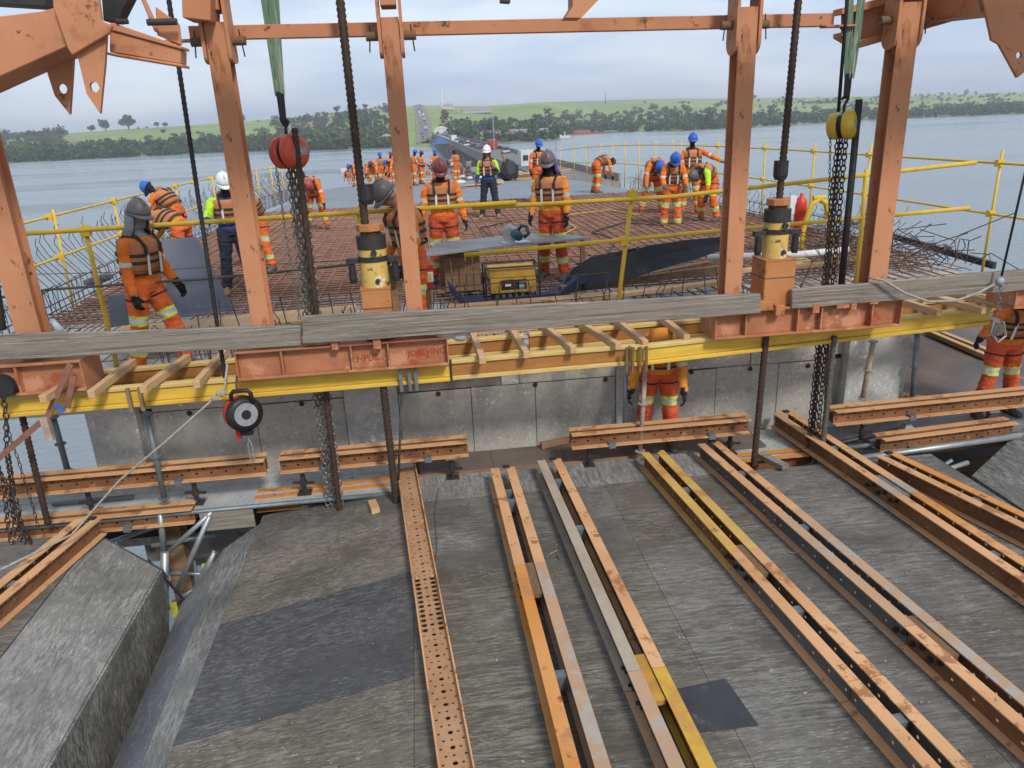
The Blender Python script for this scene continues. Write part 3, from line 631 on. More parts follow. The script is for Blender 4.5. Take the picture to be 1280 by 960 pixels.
# ============================================================ WALKWAYS, TUBES, PROPS
m_grate = M('perforated_deck', (.46, .47, .46), (.37, .38, .37), 5, .55, .15, wear=[((.20, .17, .14), .62, 6)])
def walkway(label, x0, x1, y0, y1, z, npl):
    th = thing('steel_walkway', label, 'walkway', ((x0+x1)/2, (y0+y1)/2, z-.06)); w = (y1-y0)/npl
    for i in range(npl):
        b = MB(); hs_n = int((x1-x0)/.11); ya = y0+i*w+.006; ww = (w-.012)/3
        for q in range(3):
            hs = [((k+.5+(.25 if q % 2 else -.25))*(x1-x0)/hs_n, ww/2, .009) for k in range(hs_n)]
            b.plate((x0, ya+q*ww, z), (1, 0, 0), (0, 1, 0), x1-x0, ww, hs, .004, (0, 0, -1))
        b.box((x0, ya, z-.06), (x1, ya+.004, z-.005)).box((x0, ya+w-.018, z-.06), (x1, ya+w-.014, z-.005))
        b.build('deck_plank', m_grate, th)
walkway('perforated galvanised walkway along the left part of the wall', -5.6, -.32, 6.98, 7.68, -1.28, 3)
walkway('perforated walkway plank between wall and faded beam pair', 3.0, 4.4, 6.98, 7.68, -1.29, 3)
def tube_thing(name, label, cat, pts, r, mt, n=10, group=None):
    return tag(MB().tube(pts, r, n).build(name, mt, smooth=True), label, cat, group)
tube_thing('scaffold_tube', 'grey edge tube along the front of the left walkway', 'tube', [(-5.6, 6.955, -1.30), (-.35, 6.955, -1.30)], .024, m_galvd)
tube_thing('scaffold_tube', 'loose tube lying on the left walkway', 'tube', [atZ(66, 630, -1.25), atZ(166, 621, -1.25)], .024, m_galvd)
tag(MB().box((-2.45, 6.94, -1.52), (-1.93, 6.97, -1.29)).build('toe_board', m_grey_wood), 'grey toe board below the edge tube between the forms', 'board')
th = thing('right_platform', 'dark plywood platform beside the end wall where the right worker stands', 'platform', (7.6, 9.5, -1.42))
m_dkply = M('dark_platform_ply', (.175, .125, .098), (.12, .088, .07), 2, .7, bump=.1, wear=[((.21, .18, .16), .62, 3)], c3=(.10, .095, .095), s3=.8)
for i, (y0, y1) in enumerate(((7.75, 9.0), (9.0, 10.25), (10.25, 11.5), (11.5, 13), (13, 16))):
    for x0, x1 in ((5.5, 7.7), (7.7, 10.2)): quadsheet([(x0, y0, -1.31), (x1, y0, -1.31), (x1, y1, -1.31), (x0, y1, -1.31)], th, m_dkply)
quadsheet([(4.45, 7.0, -1.315), (10.2, 7.0, -1.315), (10.2, 7.75, -1.315), (4.45, 7.75, -1.315)], th, M('grey_platform', (.20, .20, .195), (.15, .15, .147), 3, .7, wear=[((.28, .28, .27), .62, 4)]))
MB().box((5.5, 7.2, -1.55), (10.1, 15.9, -1.335)).build('joist_frame', m_old_wood, th)
for a, c, lb in (((1158, 414), (1236, 447), 'upper pale timber lying across the dark right platform'), ((1178, 417), (1244, 443), 'lower pale timber lying across the dark right platform')):
    tag(bevel(MB().bar(atZ(*a, -1.25), atZ(*c, -1.25), .09, .07).build('timber', m_new_wood), .004), lb, 'timber')
th = thing('slatted_panel', 'low slatted timber panel at the right foot of the wall', 'panel', (5.9, 7.9, -1.31))
pa, pb = Vector((5.55, 7.85, -1.3)), Vector((6.3, 7.95, -1.3))
MB().bar(pa+Vector((0, 0, .26)), pb+Vector((0, 0, .05)), .05, .03).build('rail', m_old_wood, th)
for i in range(6):
    t = i/5; p = pa.lerp(pb, t); MB().bar(p, p+Vector((0, 0, .25-.20*t)), .03, .07, (0, 1, 0)).build('slat', m_old_wood, th)
tube_thing('scaffold_tube', 'long grey tube along the right walkway front', 'tube', [atZ(1060, 575, -1.27), atZ(1300, 541, -1.27)], .036, m_galv)
tube_thing('scaffold_tube', 'second grey tube lying beside the long right one', 'tube', [atZ(1050, 561, -1.27), atZ(1180, 545, -1.27)], .03, m_galvd)
tube_thing('scaffold_tube', 'black tube lying near the foot casting on the right', 'tube', [atZ(1040, 556, -1.25), atZ(1125, 536, -1.25)], .03, m_blackm)
p = atZ(1132, 545, -1.31)
tag(MB().prism([p+Vector((-.14, -.12, 0)), p+Vector((.14, -.12, 0)), p+Vector((.14, .12, 0)), p+Vector((-.14, .12, 0))], (0, 0, .02)).add([p+Vector(q) for q in ((-.12, -.1, .02), (.12, -.1, .02), (.12, .1, .02), (-.12, .1, .02), (-.03, -.03, .15), (.03, -.03, .15), (.03, .03, .15), (-.03, .03, .15))], [(0, 1, 5, 4), (1, 2, 6, 5), (2, 3, 7, 6), (3, 0, 4, 7), (4, 5, 6, 7)]).build('foot_casting', m_galvd), 'grey pyramid foot casting lying among the right tubes', 'casting')
tag(bevel(MB().bar(atZ(1142, 556, -1.28), atZ(1226, 541, -1.28), .10, .05).build('timber', m_old_wood), .004), 'brown timber beside the boots of the right worker', 'timber')
tag(bevel(MB().bar(atZ(676, 557, -1.22), atZ(716, 549, -1.22), .07, .07).build('timber', m_old_wood), .004), 'short squared timber butting against the tan waler', 'timber')
p = atZ(465, 628, -1.3)
tag(MB().bar(p, p+Vector((.05, -.22, .02)), .08, .06).build('timber', m_new_wood), 'short pale timber block on the low orange waler', 'timber')
tag(MB().bar(atZ(950, 568, -1.2), atZ(982, 584, -1.2), .09, .05).build('timber', m_grey_wood), 'short pale board on the low waler stub', 'timber')
def prop(px0, py0, px1, py1, Y, label, mt=m_galvd, r=.024, flange=True):
    a, c = atY(px0, py0, Y), atY(px1, py1, Y)
    th = thing('shoring_prop', label, 'prop', c)
    MB().tube([c, a], r, 10).build('tube', mt, th, True)
    if flange:
        for t in (.02, .5, .97):
            MB().lathe(c.lerp(a, t), (0, 0, 1), [(0, .055), (.012, .055)], 10).build('flange', mt, th)
prop(722, 0+415, 722-0, 0+416, 7.2, 'x') if False else None
prop(808, 440, 800, 567, 7.05, 'pale prop with flanges in front of the bent wall worker', m_propw)
prop(782, 455, 780, 545, 7.55, 'slim grey prop against the wall beside the bent worker', m_galv, .02, False)
prop(1092, 425, 1078, 500, 7.35, 'rusty pale prop with collars at the right end of the wall', m_propw, .03)
prop(1147, 415, 1140, 500, 7.5, 'dark grey prop under the yellow beam at the right', m_galvd, .03)
prop(183, 515, 206, 625, 7.0, 'dark prop at the left end of the concrete wall', m_galvd, .028)
prop(66, 520, 85, 590, 7.6, 'blue grey tube prop over the water at the left', m_galvd, .03)
prop(1236, 420, 1232, 500, 7.9, 'thin grey prop behind the right platform worker', m_galvd, .022)
prop(172, 640, 176, 760, 7.4, 'thick prop below the low left waler', m_galvd, .04, False) if False else None
# scaffold tower seen between the forms
sc = thing('scaffold_tower', 'grey tube scaffold tower down between the left forms', 'scaffold', (-2.45, 7.3, -6))
S = [((206, 690), (206, 830), 6.9, .042), ((200, 640), (205, 690), 6.95, .03), ((206, 694), (265, 640), 6.95, .026), ((220, 740), (262, 645), 6.92, .026), ((247, 742), (268, 690), 7.0, .026), ((222, 780), (268, 688), 7.0, .022),
     ((130, 680), (205, 655), 7.2, .026), ((190, 682), (270, 668), 7.25, .026), ((212, 716), (265, 718), 7.3, .024), ((212, 728), (260, 726), 7.4, .022), ((200, 770), (235, 740), 7.4, .02), ((200, 800), (240, 780), 7.4, .024), ((243, 700), (250, 770), 7.3, .02), ((205, 760), (245, 735), 7.1, .02)]
for a, c, Y, r in S: MB().tube([atY(*a, Y), atY(*c, Y)], r, 8).build('tube', m_galv if r > .023 else m_galvd, sc, True)
MB().tube([atY(206, 830, 6.9), Vector((atY(206, 830, 6.9).x, 6.9, -6))], .042, 8).build('tube', m_galvd, sc, True)
MB().obox(atY(218, 762, 6.83), (.035, 0, 0), (0, .004, 0), (0, 0, .09)).build('label_tag', M('tag_yellow', (.55, .58, .08), (.4, .42, .06), 20), sc)
MB().obox(atY(258, 712, 7.05), (.035, 0, 0), (0, .01, 0), (0, 0, .07)).build('label_tag', MATS['tag_yellow'], sc)
b = MB(); b.bar(atY(185, 700, 6.6), atY(232, 752, 6.9), .02, .02); b.build('bar', m_blackm, sc)
for X in (-2.9, -1.7):
    MB().box((X-.1, 7.3, -8), (X+.1, 7.5, -1.6)).build('upright_beam', m_old_wood, sc)
tag(MB().bar((-4.2, 7.6, -1.75), (-.8, 7.6, -1.75), .12, .2).build('cross_beam', m_blackm), 'dark cross beam under the left walkway above the water', 'beam')
lp = thing('added_dark_floor', 'added dark plank floor that makes the right form gap read as shade', 'platform', (5.9, 6.9, -3.2))  # added floor in dark wood, covers the bright water so the gap looks shaded
for i in range(17): MB().box((4.9, 4.6+i*.36, -2.66), (8.6, 4.93+i*.36, -2.6)).build('plank', m_old_wood if i % 2 else m_dkply, lp)
for X in (5.2, 8.2): MB().box((X-.1, 4.6, -2.9), (X+.1, 10.7, -2.665)).build('joist', m_old_wood, lp)
sc2 = thing('scaffold_tower', 'grey tube scaffold under the right form gap', 'scaffold', (5.5, 6.7, -6))
for a, c, Y, r in [((1130, 605), (1210, 578), 6.6, .026), ((1100, 590), (1205, 606), 6.6, .03), ((1180, 590), (1180, 640), 6.7, .03), ((1150, 600), (1190, 575), 6.8, .02), ((1120, 600), (1230, 615), 6.9, .026)]:
    MB().tube([atY(*a, Y), atY(*c, Y)], r, 8).build('tube', m_galv, sc2, True)
MB().tube([atY(1180, 640, 6.7), Vector((atY(1180, 640, 6.7).x, 6.7, -6))], .03, 8).build('tube', m_galv, sc2, True)

# small stuff lying on the forms
random.seed(21); b = MB()
for i in range(260):
    x, y = random.uniform(-.2, 5.0), random.uniform(2.2, 6.55); s_ = random.uniform(.002, .0055)
    b.obox((x, y, PZ+.003+s_*.5), (s_*random.uniform(.8, 2.5), s_*.4, 0), (-s_*.3, s_*random.uniform(.5, 1.2), 0), (0, 0, s_*.5))
tag(b.build('chips', M('concrete_chips', (.26, .24, .20), (.14, .12, .10), 30, .9), origin=(2.4, 4.4, PZ)), 'small chips and crumbs scattered over the plywood form', 'debris', kind='stuff')
q0 = atZ(682, 697, -1.24)
tag(MB().tube([q0, q0+Vector((.05, .04, .01)), q0+Vector((.11, .06, .02)), q0+Vector((.13, .03, .015)), q0+Vector((.10, .0, .01)), q0+Vector((.115, -.05, .005))], .005, 5).build('wire_hook', m_chaing), 'bent bright wire hook lying beside the first beam pair splice', 'wire')
q0 = atZ(548, 610, -1.24)
tag(MB().tube([q0, atZ(543, 640, -1.243), atZ(546, 680, -1.243), atZ(541, 735, -1.243)], .004, 5).build('tie_wire', m_rodgrey), 'long thin tie wire lying right of the perforated channel', 'wire')
for a, c, lb in (((640, 700), (655, 702), 'short bar offcut'), ((985, 690), (1003, 693), 'short bar offcut'), ((300, 840), (316, 835), 'short bar offcut')):
    tag(MB().tube([atZ(*a, PZ+.012), atZ(*c, PZ+.012)], .007, 6).build('bar_offcut', m_rebar), 'short rusty bar offcut lying on the plywood', 'offcut', 'bar offcuts on the plywood') if a[0] != 300 else None
def px_prism(pts, Y, th, nm, mt, par, bv=.005): return bevel(MB().prism([atY(x, y, Y) for x, y in pts], (0, th, 0)).build(nm, mt, par), bv)
# ============================================================ YELLOW TIMBER GIRDER WALK
def h20(label, a, c, zt, web=m_yellow, h=.20):
    a = Vector((a[0], a[1], zt)); c = Vector((c[0], c[1], zt)); d = (c-a).normalized(); n_ = Vector((-d.y, d.x, 0)); L = (c-a).length; mid = (a+c)/2
    th = thing('timber_girder', label, 'girder', mid-Vector((0, 0, h)))
    for nm, zc, hh, w, mt in (('top_flange', -.02, .02, .04, m_yedge), ('web', -h/2, h/2-.041, .017, web), ('bottom_flange', -h+.02, .02, .04, m_yedge if web is not m_yellow else m_yellow)):
        bevel(MB().obox(mid+Vector((0, 0, zc)), d*L/2, n_*w, Vector((0, 0, hh))).build(nm, mt, th), .006)
    return th
def ypt(px, py, z): p = atZ(px, py, z); return (p.x, p.y)
h20('yellow front girder running left under the grey planks', (-4.9, 6.64), (.14, 6.70), .165)
h20('amber front girder between the two red oxide jack beams', (.16, 6.66), (1.95, 6.70), .185, m_amber)
h20('yellow front girder running right under the jack beam', (1.86, 6.60), (5.9, 7.05), .20)
h20('amber rear girder on the left behind the battens', (-4.9, 7.16), (.95, 7.42), .165, m_amber)
h20('amber rear girder on the right against the end wall', (1.0, 7.40), (6.6, 7.58), .18, m_amber)
cl = thing('girder_clamp', 'timber clamp block joining the front girders by the bent worker', 'clamp', (1.93, 6.6, .0))
for dx in (-.06, .0, .07, .13): MB().box((1.86+dx, 6.535, -.045), (1.885+dx, 6.555, .20)).build('clamp_bar', m_oldplate if 'm_oldplate' in globals() else m_old_wood, cl)
cl = thing('girder_clamp', 'brown clamp on the left yellow girder', 'clamp', (-2.62, 6.58, .0))
for dx in (-.10, .0): MB().box((-2.62+dx, 6.55, -.05), (-2.59+dx, 6.58, .17)).build('clamp_bar', m_old_wood, cl)
cl = thing('girder_clamp', 'steel clamp straps on the yellow girder below the lettered jack beam', 'clamp', (-.2, 6.6, .0))
for dx in (-.05, .03, .09): MB().box((-.28+dx, 6.60, -.08), (-.25+dx, 6.625, .14)).build('clamp_bar', m_galvd, cl)
BT = [((55, 498), (119, 460), 'batten tied to the left jack beam end'), ((115, 492), (162, 456), 'batten just left of the grey helmeted worker boots'), ((180, 486), (229, 451), 'batten under the boots of the grey helmeted worker'), ((246, 480), (284, 437), 'batten beside the black rod and reel device'),
      ((603, 450), (588, 410), 'first batten right of the lettered jack beam'), ((658, 443), (636, 407), 'second batten right of the lettered jack beam'), ((716, 437), (677, 406), 'third batten right of the lettered jack beam'), ((772, 432), (724, 404), 'fourth batten right of the lettered jack beam'),
      ((806, 429), (770, 401), 'batten touching the bent worker helmet on its left'), ((858, 422), (829, 400), 'batten between the bent worker and the right jack beam'),
      ((1173, 391), (1104, 370), 'first batten right of the right jack beam'), ((1228, 388), (1143, 367), 'second batten right of the right jack beam'), ((1259, 382), (1176, 364), 'third batten right of the right jack beam'), ((1292, 376), (1218, 360), 'fourth batten right of the right jack beam')]
for a, c, lb in BT:
    zz = .215 if a[0] < 1000 else .245
    A, C = atZ(*a, zz), atZ(*c, zz); d = (C-A).normalized(); C = A+d*max((C-A).length, .9)
    tag(bevel(MB().bar(A-d*.02, C, .062, .07).build('batten', m_new_wood), .005), 'pale pine '+lb, 'batten', 'pine battens laid across the yellow girders')
tag(MB().bar((.2, 7.5, .22), (2.3, 7.55, .22), .03, .1).build('edge_board', m_new_wood), 'rough pine board along the rear girder before the wall', 'board')
# ============================================================ GREY PLANKS
def plank(label, c4, Y, th=.05):
    P = [atY(x, y, Y) for x, y in c4]; b = MB()
    n = 9; rings = []
    for i in range(n):
        t = i/(n-1); top = P[0].lerp(P[1], t); bot = P[3].lerp(P[2], t); k = .004*math.sin(i*2.1)
        rings.append([top+Vector((0, 0, k)), top+Vector((0, th, k)), bot+Vector((0, th, -k)), bot+Vector((0, 0, -k))])
    b.ring(rings); return tag(bevel(b.build('plank', m_grey_wood), .005), label, 'plank')
plank('weathered grey plank on edge at the left, ending by the orange chain hoist', [(-300, 429), (376, 407), (376, 433), (-300, 463)], 6.5)
plank('longest weathered grey plank on edge running between the two jacks', [(378, 396), (951, 367), (951, 392), (378, 430)], 6.46)
plank('weathered grey plank on edge right of the second jack', [(990, 362), (1300, 336), (1300, 361), (990, 386)], 6.5)
# ============================================================ RED OXIDE JACK BEAMS
def jack_beam(label, x0, x1, z0, z1, y0=6.52, y1=6.92, stf=4, marks=()):
    th = thing('jack_beam', label, 'steel beam', ((x0+x1)/2, (y0+y1)/2, z0))
    bevel(MB().box((x0, y0, z1-.022), (x1, y1, z1)).build('top_flange', m_brown, th), .004)
    bevel(MB().box((x0, y0, z0), (x1, y1, z0+.022)).build('bottom_flange', m_brown, th), .004)
    for yy in (y0+.075, y1-.09): MB().box((x0+.012, yy, z0+.0225), (x1-.012, yy+.014, z1-.0225)).build('web', m_brown, th)
    for i in range(stf):
        x = x0+(x1-x0)*(i+1)/(stf+1)+.07*(1 if i % 2 else -1)
        MB().box((x-.007, y0+.006, z0+.0227), (x+.007, y0+.074, z1-.0227)).build('stiffener', m_brown, th)
    for x in (x0, x1-.012): MB().box((x, y0+.003, z0+.0227), (x+.011, y1-.003, z1-.0227)).build('end_plate', m_brown, th)
    for txt, x, z, s in marks:
        cu = bpy.data.curves.new('mark', 'FONT'); cu.body = txt; cu.size = s; cu.extrude = .0008; cu.shear = .15
        to = bpy.data.objects.new('mark', cu); COL.objects.link(to); bpy.context.view_layer.update()
        me = bpy.data.meshes.new_from_object(to.evaluated_get(bpy.context.evaluated_depsgraph_get())); bpy.data.objects.remove(to)
        me.materials.clear(); me.materials.append(M('red_marker', (.36, .035, .02), (.26, .03, .02), 30, .7))
        o = bpy.data.objects.new('paint_marking', me); COL.objects.link(o); o.parent = th; o.rotation_euler = (R(90), R(-1.5), 0)
        o.location = Vector((x, y0+.0735, z))-th.location
    return th
jack_beam('red oxide jack beam at the far left under the grey plank', -4.9, -3.02, .19, .47, stf=3)
jack_beam('red oxide jack beam with red handwritten letters under the left jack', -1.74, .14, .17, .44, stf=3, marks=(('HPUL.', -.70, .245, .085), ('JCALVINC', -.235, .262, .078)))
jack_beam('red oxide jack beam under the right jack and yellow hoist', 2.66, 4.54, .215, .49, stf=4)
jack_beam('red oxide jack beam end at the right picture side', 5.72, 7.4, .30, .58, stf=2)
# packing blocks
for px, py, w, h, lb in ((395, 427, .22, .07, 'wide rusty packing piece under the joint of two planks'), (418, 428, .06, .14, 'rusty block hung over the lettered jack beam edge'), (471, 427, .07, .14, 'square rusty block in the middle of the lettered jack beam'), (474, 421, .22, .05, 'flat rusty packing strip behind the square block'), (538, 413, .11, .08, 'rusty packing block near the right end of the lettered jack beam'),
                        (958, 383, .14, .09, 'orange packing block below the right jack stool'), (975, 388, .09, .10, 'second orange block beside the right jack stool'), (1020, 385, .07, .10, 'grey packing block under the right plank end'), (1055, 381, .13, .08, 'split rusty packing under the right plank'), (1068, 383, .06, .08, 'small rusty packing chip under the right plank'), (1094, 375, .09, .09, 'square packing block under the last orange post'), (20, 437, .30, .06, 'long orange packing strip on the far left jack beam')):
    p = atY(px, py, 6.50)
    tag(bevel(MB().box((p.x-w/2, 6.505 if h < .1 else 6.49, p.z-h/2), (p.x+w/2, 6.62, p.z+h/2)).build('packing_block', m_brown if px < 950 or px > 1000 else m_stool), .005), lb, 'block', 'packing blocks under the planks')

# ============================================================ ORANGE POSTS WITH PINNED FORKS
def post(label, px_top, px_bot, w, Y=6.74, zt=2.93, round_=False, zb=.46):
    b0 = atY(*px_bot, Y); t0 = atY(*px_top, Y); X = (b0.x+t0.x)/2
    th = thing('hanger_post', label, 'post', (X, Y, zb)); h = w/2
    bevel(MB().box((X-h, Y-.09, zb), (X+h, Y-.076, zt+.15)).build('front_flange', m_orange, th), .004)
    bevel(MB().box((X-h, Y+.076, zb), (X+h, Y+.09, zt+.15)).build('rear_flange', m_orange, th), .004)
    MB().box((X+h*.35, Y-.0755, zb), (X+h*.35+.02, Y+.0755, zt+.15)).build('web', m_orange, th)
    MB().box((X-h*.2-.02, Y-.0755, zt-.25), (X-h*.2, Y+.0755, zt+.15)).build('web', m_orange, th)
    MB().box((X-h-.03, Y-.12, zb-.016), (X+h+.03, Y+.12, zb-.001)).build('base_plate', m_brown, th)
    zp = zt+.02
    for s in (-1, 1):
        x = X+s*(h+.016); pts = []
        for i in range(9):
            a = math.pi+math.pi*i/8; pts.append((x-.013, Y+math.cos(a)*.11, zp-.13+math.sin(a)*.11*(1 if round_ else .35)))
        pts += [(x-.013, Y+.11, zp+.75), (x-.013, Y-.11, zp+.75)]
        MB().prism(pts, (.026, 0, 0)).build('fork_cheek', m_orange2, th)
    pin = MB().lathe((X-h-.13, Y-.01, zp), (1, 0, 0), [(0, .036), (.10, .036), (.101, .024), (2*h+.16, .024), (2*h+.161, .036), (2*h+.26, .036)], 12).build('pin', m_oldplate, th)
    for s in (-1, 1): MB().tube([(X+s*(h+.09), Y-.02, zp+.08), (X+s*(h+.10), Y-.02, zp-.02), (X+s*(h+.11), Y-.02, zp-.12)], .006, 5).build('cotter_pin', m_blackm, pin)
    return X
PX = [post('thick orange post at the far left end behind the grey plank', (-36, 60), (27, 413), .21), post('orange post left of the orange chain hoist', (281, 70), (324, 400), .16), post('slim orange post beside the left jack', (497, 60), (512, 383), .145), post('orange post left of the right jack', (926, 60), (914, 365), .165, round_=True), post('thick orange post right of the yellow chain hoist', (1120, 60), (1096, 345), .19, round_=True)]
HANG = []
for i, X in enumerate(PX):
    HANG.append((X, ['orange hanger arm pinned to the far left post', 'orange hanger arm above the post by the orange hoist', 'orange hanger arm above the slim post', 'orange hanger arm above the post by the right jack', 'orange hanger arm above the post by the yellow hoist'][i]))
tb = thing('tie_bar', 'long orange horizontal tie bar joining the post heads', 'beam', (1, 6.96, 2.9))
a, c = atY(238, 42, 6.96), atY(1040, 25, 6.96)
bevel(MB().bar(a, c, .08, .105).build('bar', m_orange2, tb), .004)
for p, s in ((a, -1), (c, 1)):
    MB().obox(p+Vector((s*.05, -.02, -.055)), (.14, 0, 0), (0, .06, 0), (0, 0, .008)).build('end_tab', m_orange2, tb)
    MB().lathe(p+Vector((s*.10, -.02, -.15)), (0, 0, 1), [(0, .012), (.07, .012), (.071, .028), (.11, .028)], 8).build('bolt', m_blackm, tb)
# crossbeams of the traveller above the picture: everything hangs from these
tv2 = thing('traveller_crossbeam', 'second orange overhead crossbeam nearer the plywood forms', 'beam', (.7, 5.0, 3.62))
bevel(MB().box((-5.2, 4.8, 3.62), (6.8, 5.35, 3.95)).build('box_beam', m_orange2, tv2), .006)
trav = thing('traveller_crossbeam', 'orange overhead crossbeam of the form traveller carrying the hanging rods', 'beam', (.7, 6.7, 4.2))
bevel(MB().box((-5.2, 6.45, 4.2), (6.8, 6.55, 4.5)).box((-5.2, 6.95, 4.2), (6.8, 7.05, 4.5)).build('channel', m_orange2, trav), .006)
MB().box((-5.2, 6.551, 4.42), (6.8, 6.949, 4.45)).build('tie_plate', m_orange2, trav)
px_prism([(225, -60), (263, -60), (263, 26), (228, 22)], 6.48, .3, 'hanger_box', m_orange2, trav)
for X, lb in HANG: bevel(MB().box((X-.062, 6.63, 3.16), (X+.062, 6.86, 4.4)).build('hanger_arm', m_orange2, trav), .006)['label'] = lb
# pieces of overhead members dipping into the picture
P = [atY(728, -8, 4.9), atY(748, -8, 4.9), atY(754, -3, 4.9), atY(728, 22, 4.9), atY(707, 22, 4.9), atY(712, -8, 4.9)]
oh = thing('overhead_brace', 'dark orange brace end hanging in at the middle top', 'beam', atY(725, 20, 4.9))
MB().prism([atY(716, -240, 4.9), atY(960, -240, 4.9), atY(750, -2, 4.9), atY(727, 22, 4.9), atY(707, 22, 4.9), atY(716, 8, 4.9)], (0, .15, 0)).build('brace', m_orange2, oh)
tag(MB().prism([atY(624, -240, 5.2), atY(642, -240, 5.2), atY(638, 3, 5.2), atY(626, 2, 5.2)], (0, .08, 0)).build('overhead_bolt_end', m_blackm), 'small dark bolt end peeping in at the top', 'bolt')
# upper left traveller node
tl = thing('traveller_node', 'orange steel node with box arm and pointed lug plates at upper left', 'steel frame', atY(70, 100, 5.0))
px_prism([(-80, 30), (52, 14), (70, 9), (84, 58), (-3, 97), (-80, 132)], 4.75, .34, 'box_arm', m_orange2, tl)
px_prism([(64, -40), (118, -40), (127, 26), (140, 32), (136, 42), (90, 69), (84, 60), (66, 8)], 4.70, .03, 'gusset_plate', m_orange2, tl)
def lug(pts, hole, Y, mt):
    b = MB(); P = [atY(x, y, Y) for x, y in pts]; h = atY(*hole, Y); r = .028
    n = len(P); off = Vector((0, .028, 0)); k = 12
    ang = [math.atan2(p.z-h.z, p.x-h.x) for p in P]
    ring = []
    # densify the outline so that it pairs with the hole
    out = []
    for i in range(n):
        for t in (0, .25, .5, .75): out.append(P[i].lerp(P[(i+1) % n], t))
    inn = [h+Vector(((o-h).x, 0, (o-h).z)).normalized()*r for o in out]; q = len(out)
    vs_ = out+inn+[p+off for p in out]+[p+off for p in inn]
    fs = [(i, (i+1) % q, q+(i+1) % q, q+i) for i in range(q)]+[(2*q+i, 3*q+i, 3*q+(i+1) % q, 2*q+(i+1) % q) for i in range(q)]
    fs += [(i, 2*q+i, 2*q+(i+1) % q, (i+1) % q) for i in range(q)]+[(q+i, q+(i+1) % q, 3*q+(i+1) % q, 3*q+i) for i in range(q)]
    b.add(vs_, fs); return b.build('lug_plate', mt, tl)
lug([(96, 67), (133, 43), (131, 80), (125, 142), (108, 117)], (118, 109), 4.74, m_orange2)
lug([(54, 75), (92, 66), (90, 100), (87, 143), (68, 119)], (78, 111), 5.04, m_orange2)
px_prism([(133, 33), (140, 28), (227, 58), (227, 62), (136, 37)], 4.80, .16, 'lug_flange', m_orange2, tl)
px_prism([(137, 37.5), (226, 62), (226, 80), (137, 65)], 4.815, .12, 'lug_box', m_orange2, tl)
px_prism([(133, 65), (227, 80), (228, 84), (132, 68)], 4.80, .16, 'lug_flange', m_orange2, tl)
px_prism([(124, -40), (180, -40), (146, 28), (129, 26)], 4.9, .12, 'dark_brace', m_blackm, tl)
px_prism([(172, -10), (180, -4), (194, 26), (198, 40), (193, 40)], 4.85, .02, 'stay_plate', m_orange2, tl)
px_prism([(194, 8), (224, 30), (227, 57), (196, 44)], 4.87, .02, 'stay_plate', m_orange2, tl)
MB().lathe(atY(184, 28, 4.80), (1, 0, 0), [(0, .018), (.16, .018)], 8).build('bolt', m_blackm, tl)
MB().lathe(atY(146, 27, 4.80), (1, 0, 0), [(0, .015), (.06, .015)], 8).build('bolt', m_blackm, tl)
MB().bar(atY(-60, -10, 4.9), atY(66, -2, 4.9), .2, .1).build('dark_beam', m_blackm, tl)
MB().bar(atY(30, -30, 4.9), Vector((atY(30, -30, 4.9).x, 4.9, 4.6)), .3, .3).build('column', m_orange2, tl)
# upper right traveller arm
tr = thing('traveller_girder', 'orange sloping arm with a hanging gusset plate at upper right', 'steel frame', atY(1170, 60, 5.6))
def web_arm(a, c, hh, Y, nm):
    return bevel(MB().bar(atY(*a, Y), atY(*c, Y), .16, hh, (0, -1, 0) if False else (0, 0, 1)).build(nm, m_orange2, tr), .005)
px_prism([(1052, 12), (1085, 4), (1240, -40), (1320, -60), (1320, 2), (1222, 16), (1075, 58), (1052, 42)], 7.0, .015, 'girder_web', m_orange2, tr)
px_prism([(1052, 40), (1075, 50), (1222, 10), (1224, 17), (1075, 60), (1052, 46)], 6.93, .15, 'girder_flange', m_orange2, tr)
px_prism([(1052, 10), (1085, 2), (1240, -42), (1240, -36), (1086, 12), (1052, 18)], 6.93, .15, 'girder_flange', m_orange2, tr)
tl_save = tl; tl = tr
lug([(1222, -30), (1330, -30), (1330, 50), (1300, 75), (1272, 97), (1248, 53), (1240, 50), (1238, 40), (1233, 18)], (1274, 69), 6.2, m_orange2)
tl = tl_save
px_prism([(1222, -40), (1330, -60), (1330, 4), (1222, 16)], 6.24, .85, 'girder_box', m_orange2, tr)
MB().bar(atY(1290, -20, 6.4), Vector((atY(1290, -20, 6.4).x, 6.4, 4.6)), .3, .3).build('column', m_orange2, tr)

# ============================================================ RODS
def rod(label, a, c, Y, r, mt, top=None, ribs=True, name='threaded_rod'):
    A, C = atY(*a, Y), atY(*c, Y)
    if top: d = (A-C).normalized(); A = A+d*((top-A.z)/d.z)
    b = MB(); L = (A-C).length; d = (A-C).normalized()
    if ribs:
        k = int(L/.045); pts = []; rr = []
        for i in range(k*2+1): pts.append(C+d*(L*i/(2*k))); rr.append(r*(1.08 if i % 2 else .86))
        b.tube(pts, rr, 8)
    else: b.tube([C, A], r, 8)
    return tag(b.build(name, mt, smooth=True), label, 'rod')
rod('thin black rod hanging from the upper left lug past the left girder', (211, 0), (290, 530), 6.68, .020, m_rodblack, 4.2)
rod('ribbed rod through the left jack down to the formwork', (425, 0), (494, 622), 6.72, .033, m_rod, 4.2) if False else None
X1 = atY(455, 262, 6.72).x; X2 = atY(972, 240, 6.72).x
def vrod(label, X, Y, z0, z1, r, mt):
    k = int((z1-z0)/.045); pts = []; rr = []
    for i in range(2*k+1): pts.append((X, Y, z0+(z1-z0)*i/(2*k))); rr.append(r*(1.1 if i % 2 else .85))
    return tag(MB().tube(pts, rr, 8).build('threaded_rod', mt, smooth=True), label, 'rod')
def srod(label, a, c, Y, r, mt, top): return rod(label, a, c, Y, r, mt, top)
